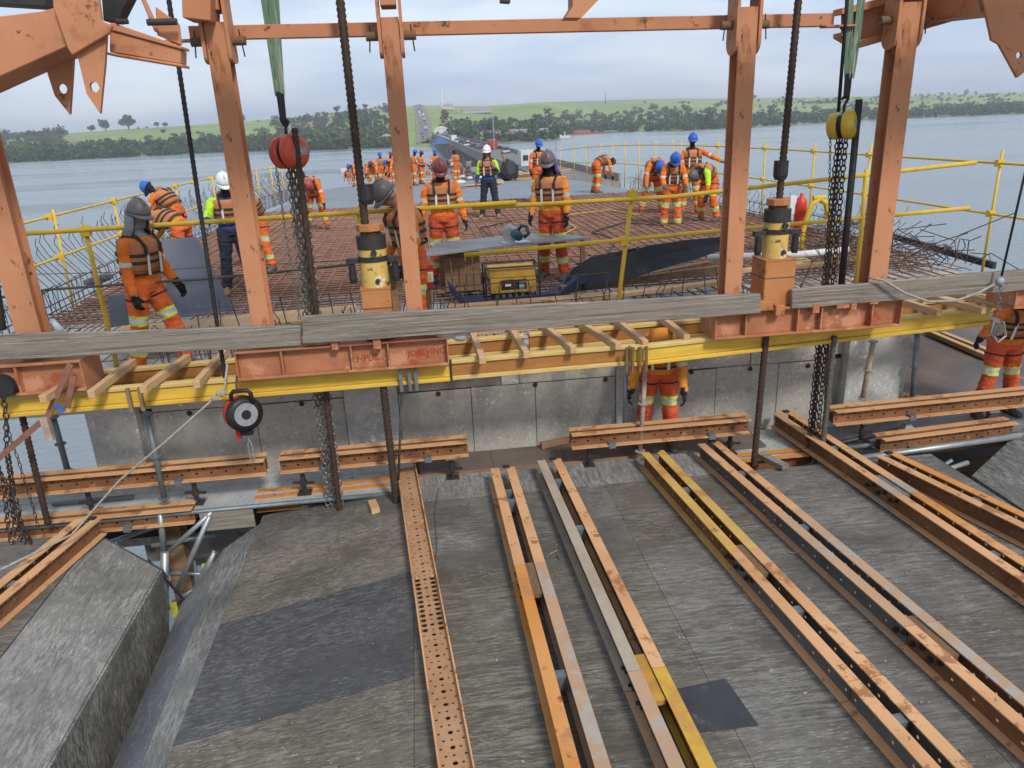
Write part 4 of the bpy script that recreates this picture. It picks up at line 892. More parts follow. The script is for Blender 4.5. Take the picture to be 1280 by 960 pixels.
srod('heavy ribbed rod running through the left yellow jack', (425, 0), (496, 634), 6.72, .036, m_rod, 4.3)
srod('heavy ribbed rod running through the right yellow jack', (998, 0), (942, 583), 6.72, .034, m_rod, 4.3)
rod('rusty ribbed bar standing beside the orange hoist chains', (368, 160), (425, 640), 6.84, .028, m_rod)
rod('black bar standing beside the yellow chain hoist', (1074, 124), (1050, 372), 6.86, .032, m_rodblack, None, False)
rod('grey ribbed rod below the right jack beam near the chains', (1043, 420), (1026, 578), 6.80, .030, m_rodgrey)
rod('slim rusty rod below the right jack beam', (1036, 425), (1028, 570), 7.0, .014, m_rod)
rod('dark ribbed rod at the far left through the low waler', (22, 496), (60, 655), 6.80, .030, m_rod, .45)
rod('pair of slim rods under the lettered jack beam', (503, 470), (498, 600), 6.85, .012, m_rodgrey, .2, False)
rod('dark bar at the left picture edge behind the plank', (-2, 372), (4, 412), 6.9, .03, m_rodblack, 4.2)
rod('black slim rod hanging at the right of the yellow hoist sling', (1056, 38), (1048, 140), 6.8, .016, m_rodblack, 4.2, False)

# ============================================================ HYDRAULIC JACKS
def hjack(label, px, yb, yt, d, stool_w, ystool, Y=6.72):
    zb, zt = atY(px[0], yb, Y).z, atY(px[1], yt, Y).z; cx = atY((px[0]+px[1])/2, (yb+yt)/2, Y).x; r = d/2; H = zt-zb
    th = thing('hydraulic_jack', label, 'jack', (cx, Y, zb))
    pass
    cyl = MB().lathe((cx, Y, zb), (0, 0, 1), [(0, r*.97), (H*.74, r)], 28).build('cylinder', m_jackY, th)
    MB().lathe((cx, Y, zb+H*.74), (0, 0, 1), [(0, r*1.04), (H*.26, r*1.04)], 28).build('head_band', m_blackm, th)
    MB().lathe((cx, Y, zb+H*.50), (0, 0, 1), [(0, r*1.05), (.045, r*1.05)], 28).build('clamp_band', m_blackm, th); cbd = [o for o in th.children if o.name.startswith('clamp_band')][-1]
    MB().lathe((cx, Y, zt), (0, 0, 1), [(0, r*.72), (.035, r*.72)], 20).build('piston', m_rod, th)
    bevel(MB().lathe((cx, Y, zt+.035), (0, 0, 1), [(0, r*.96), (.06, r*.96)], 8).build('nut_plate', m_stool, th), .004)
    MB().lathe((cx, Y, zt+.26), (0, 0, 1), [(0, .05), (.04, .066), (.17, .066)], 14).build('coupler', m_blackm, th)
    for s in (-1, 1):
        MB().obox((cx+s*(r+.055), Y-.02, zb+H*.52), (.055, 0, 0), (0, .03, 0), (0, 0, .022)).build('clamp_ear', m_blackm, cbd)
        MB().lathe((cx+s*(r+.065), Y-.03, zb+H*.52-.20), (0, 0, 1), [(0, .028), (.04, .036), (.17, .03)], 10).build('hose_fitting', m_black, th)
    MB().lathe((cx+.02, Y-r*1.02, zb+H*.68), (0, -1, 0), [(0, .028), (.03, .028)], 10).build('port_plug', m_blackm, cyl)
    MB().lathe((cx+.03, Y-r*.95, zb+.06), (0, -1, 0), [(0, .022), (.02, .022)], 10).build('port_plug', m_blackm, cyl)
    st = thing('jack_stool', label.replace('hydraulic jack', 'orange steel stool below the jack'), 'stool', (cx, Y, .45)); w = stool_w/2
    z0 = .445 if cx < 1 else .495
    bevel(MB().box((cx-w, Y-w, z0), (cx+w, Y+w, zb-.013)).build('stool_box', m_stool, st), .006)
    MB().box((cx-w-.004, Y-w-.004, zb-.012), (cx+w+.004, Y+w+.004, zb-.001)).build('top_plate', m_stool, st)
    MB().box((cx-w-.003, Y-w-.003, z0+(zb-z0)*.6), (cx+w+.003, Y+w+.003, z0+(zb-z0)*.6+.012)).build('weld_seam', m_oldplate, st)
hjack('yellow hydraulic jack with black head beside the slim post', (450, 483), 358, 292, .25, .26, .45)
hjack('yellow hydraulic jack beside the two right posts', (954, 986), 322, 260, .235, .30, .49)
tag(MB().bar(atY(489, 332, 6.8), atY(497, 392, 6.8), .06, .05, (0, 1, 0)).build('split_timber', m_old_wood), 'split grey timber standing beside the left jack', 'timber')

# ============================================================ CHAINS AND HOISTS
def chain(path, pitch, w, r, b=None):
    b = b or MB(); path = [Vector(p) for p in path]; seg = [(path[i+1]-path[i]).length for i in range(len(path)-1)]; tot = sum(seg); k = int(tot/pitch)
    for i in range(k):
        s = (i+.5)*pitch; j = 0
        while j < len(seg)-1 and s > seg[j]: s -= seg[j]; j += 1
        d = (path[j+1]-path[j]).normalized(); c = path[j]+d*s
        e = d.cross(Vector((0, 1, 0)) if abs(d.y) < .9 else Vector((1, 0, 0))).normalized(); g = d.cross(e)
        ax = e if i % 2 else g
        pts = [c+d*(pitch*.62*math.cos(a))+ax*(w*math.sin(a)) for a in [2*math.pi*q/8 for q in range(9)]]
        b.tube(pts, r, 4, cap=False)
    return b
def jit(a, c, n, amt):
    return [a.lerp(c, i/n)+Vector((random.uniform(-amt, amt), random.uniform(-amt, amt), 0))*(0 < i < n) for i in range(n+1)]
def hoist(label, px, col, Y, chains, sling, chm, tilt):
    c = atY(*px, Y); th = thing('chain_hoist', label, 'chain hoist', c-Vector((0, 0, .18)))
    ax = Vector((.9, -.62, .08)).normalized() if col == 'orange' else Vector((.75, -.8, .08)).normalized(); r = .148 if col == 'orange' else .13
    mt = M('hoist_'+col, *(((.62, .10, .045), (.52, .07, .03)) if col == 'orange' else ((.62, .42, .05), (.5, .32, .03))), 6, .45, bump=.05, wear=[((.2, .1, .05), .68, 12)])
    hcv = MB().lathe(c+ax*.02, ax, [(0, r*.9), (.012, r), (.07, r), (.10, r*.86), (.115, r*.55)], 28).build('cover', mt, th, True)
    MB().lathe(c-ax*.03, -ax, [(0, r*.82), (.012, r*.93), (.075, r*.9), (.095, r*.6)], 28).build('hand_wheel_cover', mt, th, True)
    MB().lathe(c-ax*.029, ax, [(0, r*.75), (.048, r*.75)], 24).build('side_plate', m_black, th)
    MB().obox(c+ax*.137, ax*.002, ax.cross(Vector((0, 0, 1))).normalized()*.075, Vector((0, 0, .035))).build('name_plate', M('plate_metal', (.45, .45, .42), (.2, .2, .2), 40, .4, .5), hcv)
    MB().tube([c+Vector((0, 0, r*.7)), c+Vector((0, 0, r+.05)), c+Vector((.03, 0, r+.10)), c+Vector((0, 0, r+.14)), c+Vector((-.03, 0, r+.10))], .014, 8).build('top_hook', m_black, th)
    for i, (dx, dy, bot, w) in enumerate(chains):
        a = c+Vector((dx, dy, -r*.8)); e = atY(*bot, Y); e.y += dy
        chain(jit(a, e, 6, .006), .052 if w > .014 else .04, w, w*.34).build('load_chain' if w > .014 else 'hand_chain', chm, th)
    return c
c1 = hoist('orange chain hoist hanging from a green sling by the left posts', (361, 190), 'orange', 6.95, [(-.02, 0, (411, 640), .024), (.02, .015, (417, 640), .024), (.055, -.015, (422, 640), .024), (.085, .0, (427, 636), .024), (.0, .04, (415, 640), .024), (.05, .045, (421, 640), .024), (-.12, -.04, (376, 402), .012)], 'green', m_chaing, 0)
c2 = hoist('yellow chain hoist hanging from green slings by the right posts', (1053, 157), 'yellow', 6.95, [(-.03, 0, (1008, 580), .024), (.01, .015, (1012, 580), .024), (.04, -.015, (1018, 578), .024), (.02, .04, (1015, 578), .024), (-.13, -.04, (1028, 572), .011)], 'green', m_chain, 0)
m_sling = M('green_webbing', (.085, .17, .11), (.17, .24, .165), 3.2, .85, bump=.4, stretch=(14, 14, .6), wear=[((.34, .35, .27), .55, 2.5), ((.05, .09, .06), .58, 4)])
def sling(label, parts, Y, end):
    th = thing('lifting_sling', label, 'sling', end)
    for a, c, w in parts:
        A, C = atY(*a, Y), atY(*c, Y)
        dd = (C-A); n_ = 6; rings = []
        for i in range(n_+1):
            t = i/n_; p = A.lerp(C, t); ww = w*(1-.45*t); rings.append([p+Vector((-ww, -.004, 0)), p+Vector((ww, -.004+.01*math.sin(i), 0)), p+Vector((ww, .006+.01*math.sin(i), 0)), p+Vector((-ww, .006, 0))])
        MB().ring(rings).build('web_strap', m_sling, th)
    return th
t1 = sling('faded green webbing sling above the orange hoist', [((328, -70), (350, 120), .075), ((336, -70), (352, 118), .05)], 6.93, c1+Vector((0, 0, .3)))
MB().tube([atY(348, 115, 6.93), atY(353, 150, 6.93), c1+Vector((0, 0, .22))], .022, 6).tube([atY(353, 117, 6.93), atY(356, 150, 6.93), c1+Vector((.01, 0, .24))], .016, 6).build('wire_loop', m_black, t1)
t2 = sling('pair of green webbing slings above the yellow hoist', [((1064, -70), (1059, 98), .05), ((1086, -70), (1064, 98), .045)], 6.93, c2+Vector((0, 0, .3)))
MB().tube([atY(1059, 92, 6.93), atY(1057, 120, 6.93), c2+Vector((0, 0, .25))], .020, 6).tube([atY(1064, 92, 6.93), atY(1060, 125, 6.93), c2+Vector((.015, 0, .22))], .012, 6).build('wire_loop', m_black, t2)
th = thing('load_chain', 'heap of dark chains hanging at the lower left edge', 'chain', atY(28, 680, 6.55))
for k, (a, c, w) in enumerate([((2, 480), (22, 676), .022), ((8, 560), (30, 680), .022), ((-6, 560), (16, 684), .022), ((0, 590), (36, 676), .022), ((14, 640), (40, 684), .02)]): chain(jit(atY(*a, 6.5), atY(*c, 6.55), 5, .012), .055, w, .007).build('chain', m_chain, th)
chain(jit(atY(6, 520, 6.5), atY(48, 660, 6.5), 5, .006), .05, .012, .004).build('hand_chain', m_chain, th)
MB().lathe(atY(1, 484, 6.45), (0, 1, 0), [(0, .10), (.06, .10)], 18).build('pulley', m_black, th)
# reel (self-retracting lifeline)
c = atY(305, 517, 6.42); rl = thing('lifeline_reel', 'black and red fall arrest reel hanging below the lettered jack beam', 'reel', c-Vector((0, 0, .22)))
ax = Vector((.62, -1, .12)).normalized(); m_red = M('reel_red', (.55, .03, .02), (.45, .025, .015), 5, .4)
m_plast = M('black_plastic', (.012, .012, .013), (.018, .018, .018), 8, .45)
MB().lathe(c-ax*.12, ax, [(0, .13), (.04, .16), (.114, .16)], 32).build('rear_case', m_red, rl, True)
fcs = MB().lathe(c-ax*.004, ax, [(0, .163), (.03, .163), (.055, .125), (.058, .10)], 32).build('front_case', m_plast, rl, True)
MB().lathe(c+ax*.0545, ax, [(0, .104), (.004, .104)], 32).build('label_disc', M('reel_label', (.20, .205, .215), (.27, .275, .28), 25, .5), fcs)
MB().lathe(c+ax*.059, ax, [(0, .042), (.006, .042)], 24).build('hub_disc', m_plast, fcs)
MB().tube([c+Vector((-.09, 0, .10)), c+Vector((-.085, 0, .185)), c+Vector((-.06, 0, .215)), c+Vector((.06, 0, .215)), c+Vector((.085, 0, .185)), c+Vector((.09, 0, .10))], .020, 8).build('carry_handle', m_plast, rl, True)
MB().obox(c+Vector((.0, .0, -.165)), (.05, 0, 0), (0, .03, 0), (0, 0, .035)).build('outlet', m_plast, rl)
MB().obox(c+Vector((-.085, .03, -.17)), (.018, 0, .002), (0, .02, 0), (0, 0, .085)).build('crank_handle', m_red, rl)
MB().tube([c+Vector((0, 0, -.19)), c+Vector((.004, 0, -.26))], .006, 6).build('wire', m_galv, rl)
e = c+Vector((.004, 0, -.25))
MB().tube([e, e+Vector((-.018, 0, -.05)), e+Vector((-.014, 0, -.20)), e+Vector((.0, 0, -.23)), e+Vector((.018, 0, -.20)), e+Vector((.016, 0, -.05)), e], .007, 6).build('snap_hook', m_galv, rl)
MB().tube([c+Vector((-.02, 0, .20)), c+Vector((-.03, .02, .27)), c+Vector((-.02, .06, .34))], .008, 6).build('top_hook', m_rod, rl)
# ropes and cables
def rope(label, pts, r, mt): return tag(MB().tube(pts, r, 7).build('rope', mt, smooth=True), label, 'rope')
m_rope = M('pale_rope', (.36, .33, .28), (.24, .21, .17), 40, .9, bump=.3, bscale=120)
rope('grey rope slung from the left girder down across the left beam pair', [atY(284, 455, 6.5), atY(281, 485, 6.45), atY(262, 503, 6.4), atY(215, 545, 6.35), atY(150, 600, 6.3), atY(125, 628, 6.4), Vector(atZ(90, 668, -.98)), Vector(atZ(40, 693, -1.0)), Vector(atZ(-20, 722, -1.02))], .011, m_rope)
tag(MB().ico(atY(276, 492, 6.42), (.05, .03, .035), 1).ico(atY(268, 498, 6.4), (.04, .03, .03), 1).build('rope_knot', m_rope), 'knot of grey rope at the yellow girder', 'knot')
rope('pale cable sagging from the right plank to the hanging snatch hook', [atY(1086, 347, 6.48), atY(1104, 350, 6.44), atY(1130, 366, 6.42), atY(1160, 377, 6.42), atY(1195, 376, 6.42), atY(1225, 365, 6.42), atY(1243, 355, 6.42)], .013, m_rope)
rope('thin cable running up from the hanging snatch hook on the right', [atY(1252, 345, 6.42), atY(1285, 200, 6.42), atY(1330, 0, 6.42), atY(1352, -100, 6.42)], .011, m_rodblack)
hk = thing('snatch_hook', 'steel shackle and pulley hook hanging over the right worker', 'hook', atY(1249, 425, 6.42))
MB().ico(atY(1250, 352, 6.42), (.045, .035, .045), 2).build('shackle', m_galv, hk)
chain([atY(1251, 358, 6.42), atY(1248, 398, 6.42)], .06, .016, .006).build('link', m_chaing, hk)
MB().lathe(atY(1249, 412, 6.40), (0, 1, 0), [(0, .062), (.05, .062)], 16).build('pulley', m_rodgrey, hk)
MB().tube([atY(1243, 400, 6.42), atY(1239, 415, 6.42), atY(1247, 428, 6.42), atY(1257, 420, 6.42), atY(1254, 402, 6.42)], .012, 6).build('cheek', m_galv, hk)
st = thing('ratchet_strap', 'faded strap with ratchet hanging at the left jack beam end', 'strap', atY(60, 540, 6.45))
m_strap = M('strap_brown', (.25, .12, .08), (.17, .08, .05), 10, .85)
MB().bar(atY(88, 455, 6.45), atY(60, 520, 6.42), .05, .012, (0, 1, 0)).build('webbing', m_strap, st)
MB().bar(atY(60, 520, 6.42), atY(-10, 580, 6.5), .05, .012, (0, 1, 0)).build('webbing', m_strap, st)
MB().bar(atY(92, 470, 6.44), atY(84, 510, 6.44), .05, .012, (0, 1, 0)).build('webbing', m_strap, st)
MB().bar(atY(55, 522, 6.40), atY(64, 550, 6.40), .06, .05, (0, 1, 0)).build('ratchet', m_propw, st)
MB().bar(atY(70, 505, 6.41), atY(80, 515, 6.41), .05, .012, (0, 1, 0)).build('blue_strap', M('blue_cloth', (.05, .09, .3), (.07, .12, .35), 10), st)
tag(MB().ico(atY(560, 415, 6.55), (.13, .05, .06), 2).ico(atY(575, 418, 6.55), (.08, .05, .07), 2).build('torn_sack', M('torn_plastic', (.5, .47, .44), (.35, .32, .3), 12, .6, bump=.6)), 'torn pale plastic sack at the end of the lettered jack beam', 'sack')
# ============================================================ GUARD RAILS
def rails(label, rails_, posts, r=.024, coup=()):
    allp = [Vector(p) for q in posts for p in q]; base = min(allp, key=lambda p: p.z)
    th = thing('guard_rail', label, 'guard rail', base)
    for q in rails_: MB().tube(q, r, 8).build('rail', m_tube, th, True)
    for q in posts: MB().tube(q, r*1.05, 8).build('post', m_tube, th, True)
    for p in coup: MB().obox(p, (.045, 0, 0), (0, .04, 0), (0, 0, .045)).build('coupler', m_tube, th)
    return th
def down(p, z): p = Vector(p); return Vector((p.x, p.y, z))
a0, a1 = atY(15, 293, 8), atY(645, 253, 8); b0_, b1_, b2_ = atY(590, 260, 8.04), atY(840, 246, 8.04), atY(1220, 203, 8.3)
l0, l1, l2 = atY(580, 319, 8.04), atY(840, 294, 8.04), atY(1212, 260, 8.3)
rails('yellow tube guard rail along the deck end behind the planks', [[atY(-60, 296, 8), a0, a1], [b0_, b1_, b2_], [l0, l1, l2]],
      [(atY(791, 236, 8.09), down(atY(768, 400, 8.09), -.1)), (atY(105, 281, 8.05), down(atY(140, 430, 8.05), -.1)), (atY(447, 258, 8.05), down(atY(452, 300, 8.05), -.1)), (atY(1083, 212, 8.2), down(atY(1070, 370, 8.2), -.1))],
      coup=(atY(790, 243, 8.06), atY(780, 301, 8.06), atY(107, 289, 8.03)))
def side_rail(label, X, ys, h1, h2, near, hp=1.25, coup=True, j=.0):
    r1 = [(X, y, zdeck(y)+h1) for y in [near]+ys]; r2 = [(X, y, zdeck(y)+h2) for y in [near]+ys]
    posts = [((X+.04+random.uniform(-j, j), y, zdeck(y)+hp+random.uniform(0, .06)), (X+.04, y, zdeck(y)-.2)) for y in ys]
    cp = [(X+.02, y, zdeck(y)+h) for y in ys if y < 22 for h in (h1, h2)]
    rails(label, [r1, r2], posts, .018, cp)
side_rail('yellow tube guard rail along the left deck edge over the water', -5.5, [12.0, 14.5, 16.6, 18.2, 19.6, 21.2, 23, 25, 27, 29.5, 32, 35, 38], 1.2, .6, 9.3, j=.05)
side_rail('yellow tube guard rail along the right deck edge', 8.1, [10.0, 13.2, 15.2, 17.5, 19.2, 20.4, 22.2, 23.4, 24.2, 26, 28, 30, 32, 34, 37, 40, 44], 1.42, .72, 6.5, 1.55)

# ============================================================ THINGS ON THE DECK
def sheet(label, c4, th, mt, nm, cat):
    return tag(bevel(MB().prism(c4, th).build(nm, mt), .003), label, cat)
m_panel = M('blue_grey_panel', (.125, .135, .16), (.10, .108, .13), 3, .55, bump=.05, wear=[((.2, .2, .21), .66, 8)])
sheet('large blue grey sheet leaning behind the grey helmeted worker', [atY(199, 302, 9.2), atY(245, 297, 9.2), atY(291, 388, 8.35), atY(214, 398, 8.35)], (0, .03, .012), m_panel, 'panel_sheet', 'sheet')
sheet('small blue grey sheet at the left of the worker knees', [atY(134, 371, 8.6), atY(160, 368, 8.6), atY(162, 406, 8.35), atY(138, 410, 8.35)], (0, .03, .012), m_panel, 'panel_sheet', 'sheet')
sheet('long pale timber board on the deck behind the left plank', [atZ(150, 412, .05), atZ(446, 384, .05), atZ(446, 398, .05), atZ(150, 428, .05)], (0, 0, .04), m_new_wood, 'board', 'board')
def board(lb, a, c, w, h, mt, z=.1): return tag(bevel(MB().bar(atZ(*a, z), atZ(*c, z), w, h).build('board', mt), .004), lb, 'board')
board('pale board lying before the generator tray', (560, 384), (765, 368), .18, .05, m_new_wood, .12)
board('pale board lying below the black liner', (690, 378), (905, 352), .16, .05, m_new_wood, .12)
board('brown board on edge under the black liner', (700, 362), (908, 335), .1, .1, m_old_wood, .14)
board('brown upper board beside the black liner', (790, 347), (905, 325), .12, .06, m_old_wood, .12)
board('pale board between the right jack and the yellow frame', (905, 342), (1010, 326), .12, .05, m_new_wood, .12)
board('brown board right of the right jack', (990, 335), (1080, 322), .12, .05, m_old_wood, .1)
tag(MB().tube([atZ(885, 322, .25), atZ(1000, 318, .25), atZ(1060, 312, .25)], .05, 10).build('white_duct', M('white_duct', (.62, .62, .6), (.5, .5, .48), 8, .6), smooth=True), 'white plastic tube lying beside the right jack', 'tube')
tag(MB().tube([atZ(66, 402, .05), atZ(76, 413, .05)], .04, 10).build('white_duct', MATS['white_duct'], smooth=True), 'short white tube end by the far left post', 'tube')
# black liner: two bent sheets
def liner(label, px_top, px_bot, Yt, Yb, th=.025):
    n = len(px_top); rings = []
    for i in range(n):
        t = atY(*px_top[i], Yt[i]); bo = atY(*px_bot[i], Yb[i]); m_ = t.lerp(bo, .5)+Vector((0, .06, 0)); o = Vector((0, th, th*.4))
        rings.append([t, m_, bo, bo+o, m_+o, t+o])
    return tag(MB().ring(rings).build('black_liner', M('liner_black', (.010, .010, .011), (.016, .016, .017), 3, .6, bump=.3, spec=.15, wear=[((.035, .034, .033), .60, 5)]), smooth=False), label, 'sheet')
liner('long black bent liner sheet lying right of the generator', [(722, 342), (760, 326), (810, 308), (860, 301), (905, 297)], [(728, 362), (780, 352), (820, 338), (870, 324), (905, 312)], [9.5, 9.6, 9.7, 9.9, 10.1], [9.2, 9.2, 9.3, 9.5, 9.8])
liner('black rolled liner edge behind the long sheet', [(715, 338), (740, 322), (780, 314), (800, 310)], [(704, 362), (720, 352), (745, 335), (795, 314)], [9.8, 9.9, 10.0, 10.1], [9.5, 9.5, 9.6, 10.0])
# table with saw
tz = .62; tb_ = thing('work_table', 'grey work table with a circular saw behind the generator', 'table', (.9, 10.0, 0))
c4 = [atZ(528, 322, tz), atZ(640, 308, tz), atZ(738, 299, tz), atZ(680, 292, tz), atZ(545, 306, tz)]
bevel(MB().prism(c4, (0, 0, .03)).build('table_top', M('table_grey', (.20, .20, .19), (.27, .27, .26), 3, .6, wear=[((.12, .12, .12), .64, 6)]), tb_), .003)
for q in (c4[0], c4[2], c4[3], c4[4]): MB().bar(Vector((q.x*.92+.08*.9, q.y, 0)), Vector((q.x*.92+.08*.9, q.y, tz-.002)), .06, .06).build('leg', m_old_wood, tb_)
cr_ = thing('timber_crate', 'small brown slatted timber stool under the table edge', 'crate', atZ(578, 362, 0))
q = atZ(578, 362, 0.0)
for i in range(5): bevel(MB().box((q.x-.24+i*.1, q.y-.2, .02), (q.x-.15+i*.1, q.y-.17, .50)).build('slat', m_old_wood, cr_), .004)
MB().box((q.x-.26, q.y-.165, .5), (q.x+.27, q.y+.25, .54)).build('top_board', m_old_wood, cr_)
for sx in (-.24, .21):
    MB().box((q.x+sx, q.y+.18, .02), (q.x+sx+.05, q.y+.23, .499)).build('leg', m_old_wood, cr_)
    MB().box((q.x+sx, q.y-.165, .02), (q.x+sx+.05, q.y-.12, .499)).build('leg', m_old_wood, cr_)
MB().box((q.x-.36, q.y-.16, .0), (q.x+.36, q.y+.2, .019)).build('base_board', m_old_wood, cr_)
# saw
p = atZ(645, 303, tz+.03); sw = thing('circular_saw', 'teal and silver circular saw lying on the grey table', 'saw', p)
m_teal = M('saw_teal', (.012, .09, .105), (.01, .06, .075), 8, .4); m_alu = M('aluminium', (.55, .56, .57), (.45, .46, .47), 10, .35, .7)
MB().lathe(p+Vector((-.08, .02, .13)), (.25, 1, 0), [(0, .115), (.02, .12), (.03, .10)], 26).build('blade_guard', M('guard_grey', (.40, .42, .42), (.3, .31, .31), 10, .55, .3), sw, True)
MB().lathe(p+Vector((.01, -.10, .11)), (-.2, 1, .1), [(-.08, .045), (-.07, .062), (.10, .068), (.12, .05)], 18).build('motor', m_teal, sw, True)
MB().tube([p+Vector((.02, -.02, .15)), p+Vector((.08, -.04, .235)), p+Vector((.15, -.06, .22)), p+Vector((.17, -.08, .12)), p+Vector((.10, -.09, .08))], [.022, .026, .026, .026, .03], 8).build('handle', m_teal, sw, True)
MB().obox(p+Vector((0, .0, .006)), (.19, .02, 0), (-.02, .10, 0), (0, 0, .004)).build('base_plate', m_alu, sw)
MB().lathe(p+Vector((-.08, -.02, .10)), (.25, 1, 0), [(0, .105), (.003, .105)], 26).build('blade', m_alu, sw)
# generator on tray
g0 = atZ(640, 372, .12); gx, gy = g0.x, g0.y+.02
tray = thing('blue_tray', 'dark blue bent tray under the yellow generator', 'tray', (gx, gy, .02))
m_blue = M('tray_blue', (.028, .04, .095), (.022, .03, .07), 4, .5); P = []
prof = [(-.80, .30), (-.62, .06), (.55, .05), (.95, .30)]
rings = [[(gx+x, gy-.30+.05*i, z), (gx+x, gy+.45, z), (gx+x, gy+.45, z+.015), (gx+x, gy-.30+.05*i, z+.015)] for i, (x, z) in enumerate(prof)]
MB().ring(rings).build('tray_sheet', m_blue, tray)
for i in range(3):
    (x0, z0_), (x1, z1_) = prof[i], prof[i+1]
    MB().prism([(gx+x0, gy-.305+.05*i, z0_), (gx+x1, gy-.305+.05*(i+1), z1_), (gx+x1, gy-.305+.05*(i+1), z1_+.13), (gx+x0, gy-.305+.05*i, z0_+.10)], (0, .012, 0)).build('tray_lip', m_blue, tray)
gen = thing('generator', 'yellow and black portable generator in a tube frame', 'generator', (gx, gy, .07))
m_geny = M('generator_yellow', (.50, .30, .05), (.40, .22, .04), 5, .55, wear=[((.30, .18, .05), .56, 5), ((.10, .07, .03), .60, 10)])
gen.scale = (.74, .74, .74); zg = .09; GW, GD, GH = .46, .30, .62
for sx in (-1, 1):
    MB().tube([(gx+sx*GW, gy-GD+.05, zg), (gx+sx*GW, gy-GD+.05, zg+GH), (gx+sx*GW, gy+GD, zg+GH), (gx+sx*GW, gy+GD, zg)], .016, 8).build('frame_hoop', m_black, gen)
for (yy, zz) in ((-GD+.05, GH), (GD, GH), (-GD+.05, .02), (GD, .02)): MB().tube([(gx-GW, gy+yy, zg+zz), (gx+GW, gy+yy, zg+zz)], .016, 8).build('frame_rail', m_black, gen)
bevel(MB().box((gx-.40, gy-.20, zg+.42), (gx+.40, gy+.24, zg+.60)).build('fuel_tank', m_geny, gen), .03, 3)
bevel(MB().box((gx-.38, gy-.235, zg+.40), (gx-.20, gy-.21, zg+.22)).box((gx+.24, gy-.235, zg+.40), (gx+.40, gy-.21, zg+.22)).box((gx-.38, gy-.235, zg+.18), (gx+.40, gy-.21, zg+.225)).box((gx-.38, gy-.235, zg+.395), (gx+.40, gy-.21, zg+.43)).build('side_cover', m_geny, gen), .006)
eng = bevel(MB().box((gx-.36, gy-.18, zg+.02), (gx+.1, gy+.2, zg+.40)).build('engine', m_blackm, gen), .02)
MB().lathe((gx+.12, gy, zg+.22), (1, 0, 0), [(0, .15), (.2, .15), (.22, .10)], 18).build('alternator', m_galvd, gen)
MB().obox((gx-.08, gy-.225, zg+.31), (.05, 0, 0), (0, .004, 0), (0, 0, .02)).build('badge', M('badge_white', (.6, .6, .6)), gen)
for i in range(5): MB().box((gx-.30+i*.11, gy-.215, zg+.05), (gx-.24+i*.11, gy-.185, zg+.15)).build('fin', m_galvd, eng)
# red white sign by the slim post
sg = thing('striped_sign', 'small red and white striped board with yellow label behind the slim post', 'sign', atY(533, 362, 8.6))
for i, (y0, y1, mt) in enumerate(((331, 340, 'r'), (340, 353, 'w'), (353, 363, 'r'))):
    a, c = atY(524, y1, 8.6), atY(539, y0, 8.6); MB().box((a.x, 8.6, a.z), (c.x+.02, 8.62, c.z)).build('stripe', M('sign_red', (.5, .02, .03)) if mt == 'r' else M('sign_white', (.7, .7, .66)), sg)
a, c = atY(531, 351, 8.59), atY(539, 342, 8.59); MB().box((a.x, 8.594, a.z), (c.x, 8.599, c.z)).build('yellow_label', M('sign_yellow', (.6, .5, .1)), sg)
MB().box((atY(530, 363, 8.6).x, 8.605, -.05), (atY(536, 363, 8.6).x, 8.615, atY(533, 362, 8.6).z)).build('leg', m_old_wood, sg)
# red cylinder and yellow A stand on the right
p = atZ(996, 318, .0); q = atY(996, 285, p.y); ex = thing('red_extinguisher', 'bright red cylinder with white band beside the right jack', 'cylinder', p)
MB().lathe(p, (0, 0, 1), [(.20, .095), (.80, .095), (.88, .075), (.93, .03), (.98, .03)], 18).build('cylinder', M('ext_red', (.62, .05, .02), (.5, .04, .015), 6, .4), ex, True)
MB().lathe(p, (0, 0, 1), [(0, .098), (.30, .098)], 18).build('band', M('ext_band', (.6, .6, .58)), ex)
MB().obox(p+Vector((-.13, .05, .80)), (.05, 0, 0), (0, .05, 0), (0, 0, .14)).build('bracket', M('ext_white', (.65, .66, .66)), ex)
p = atZ(1018, 322, .0); ast = thing('yellow_stand', 'yellow arched steel stand right of the right jack', 'stand', p)
m_ys = M('stand_yellow', (.6, .40, .03), (.5, .32, .02), 6, .5)
for s in (-1, 1):
    MB().tube([p+Vector((s*.26, -.03, 0)), p+Vector((s*.23, 0, .45)), p+Vector((s*.12, .02, .84)), p+Vector((0, .02, .92))], [.035, .04, .045, .05], 8).build('leg', m_ys, ast, True)
    MB().obox(p+Vector((s*.27, -.03, .012)), (.09, 0, 0), (0, .12, 0), (0, 0, .012)).build('foot', m_ys, ast)
MB().lathe(p+Vector((-.10, .02, .93)), (1, 0, 0), [(0, .04), (.2, .04)], 10).build('top_bar', m_ys, ast)
# thin rods crossing at the left
tag(MB().tube([atY(0, 372, 7.9), atY(60, 362, 7.9), atY(250, 349, 7.9), atY(440, 331, 7.9)], .014, 6).build('steel_conduit', m_rodgrey, smooth=True), 'grey thin conduit stretched across behind the left posts', 'conduit')
tag(MB().tube([atY(0, 344, 8.1), atY(150, 340, 8.1), atY(440, 325, 8.1)], .004, 5).build('thin_wire', m_rodgrey), 'very thin wire stretched above the conduit at the left', 'wire')
p = atY(122, 350, 8.4); tag(MB().ico(p, (.10, .06, .06), 1).ico(p+Vector((.10, 0, .03)), (.08, .06, .05), 1).ico(p+Vector((-.09, 0, -.02)), (.07, .05, .05), 1).build('rag_bundle', M('rag_grey', (.14, .15, .17), (.22, .22, .22), 20, .9, bump=.5)), 'bundle of grey rags tied to the conduit at the left', 'rag')

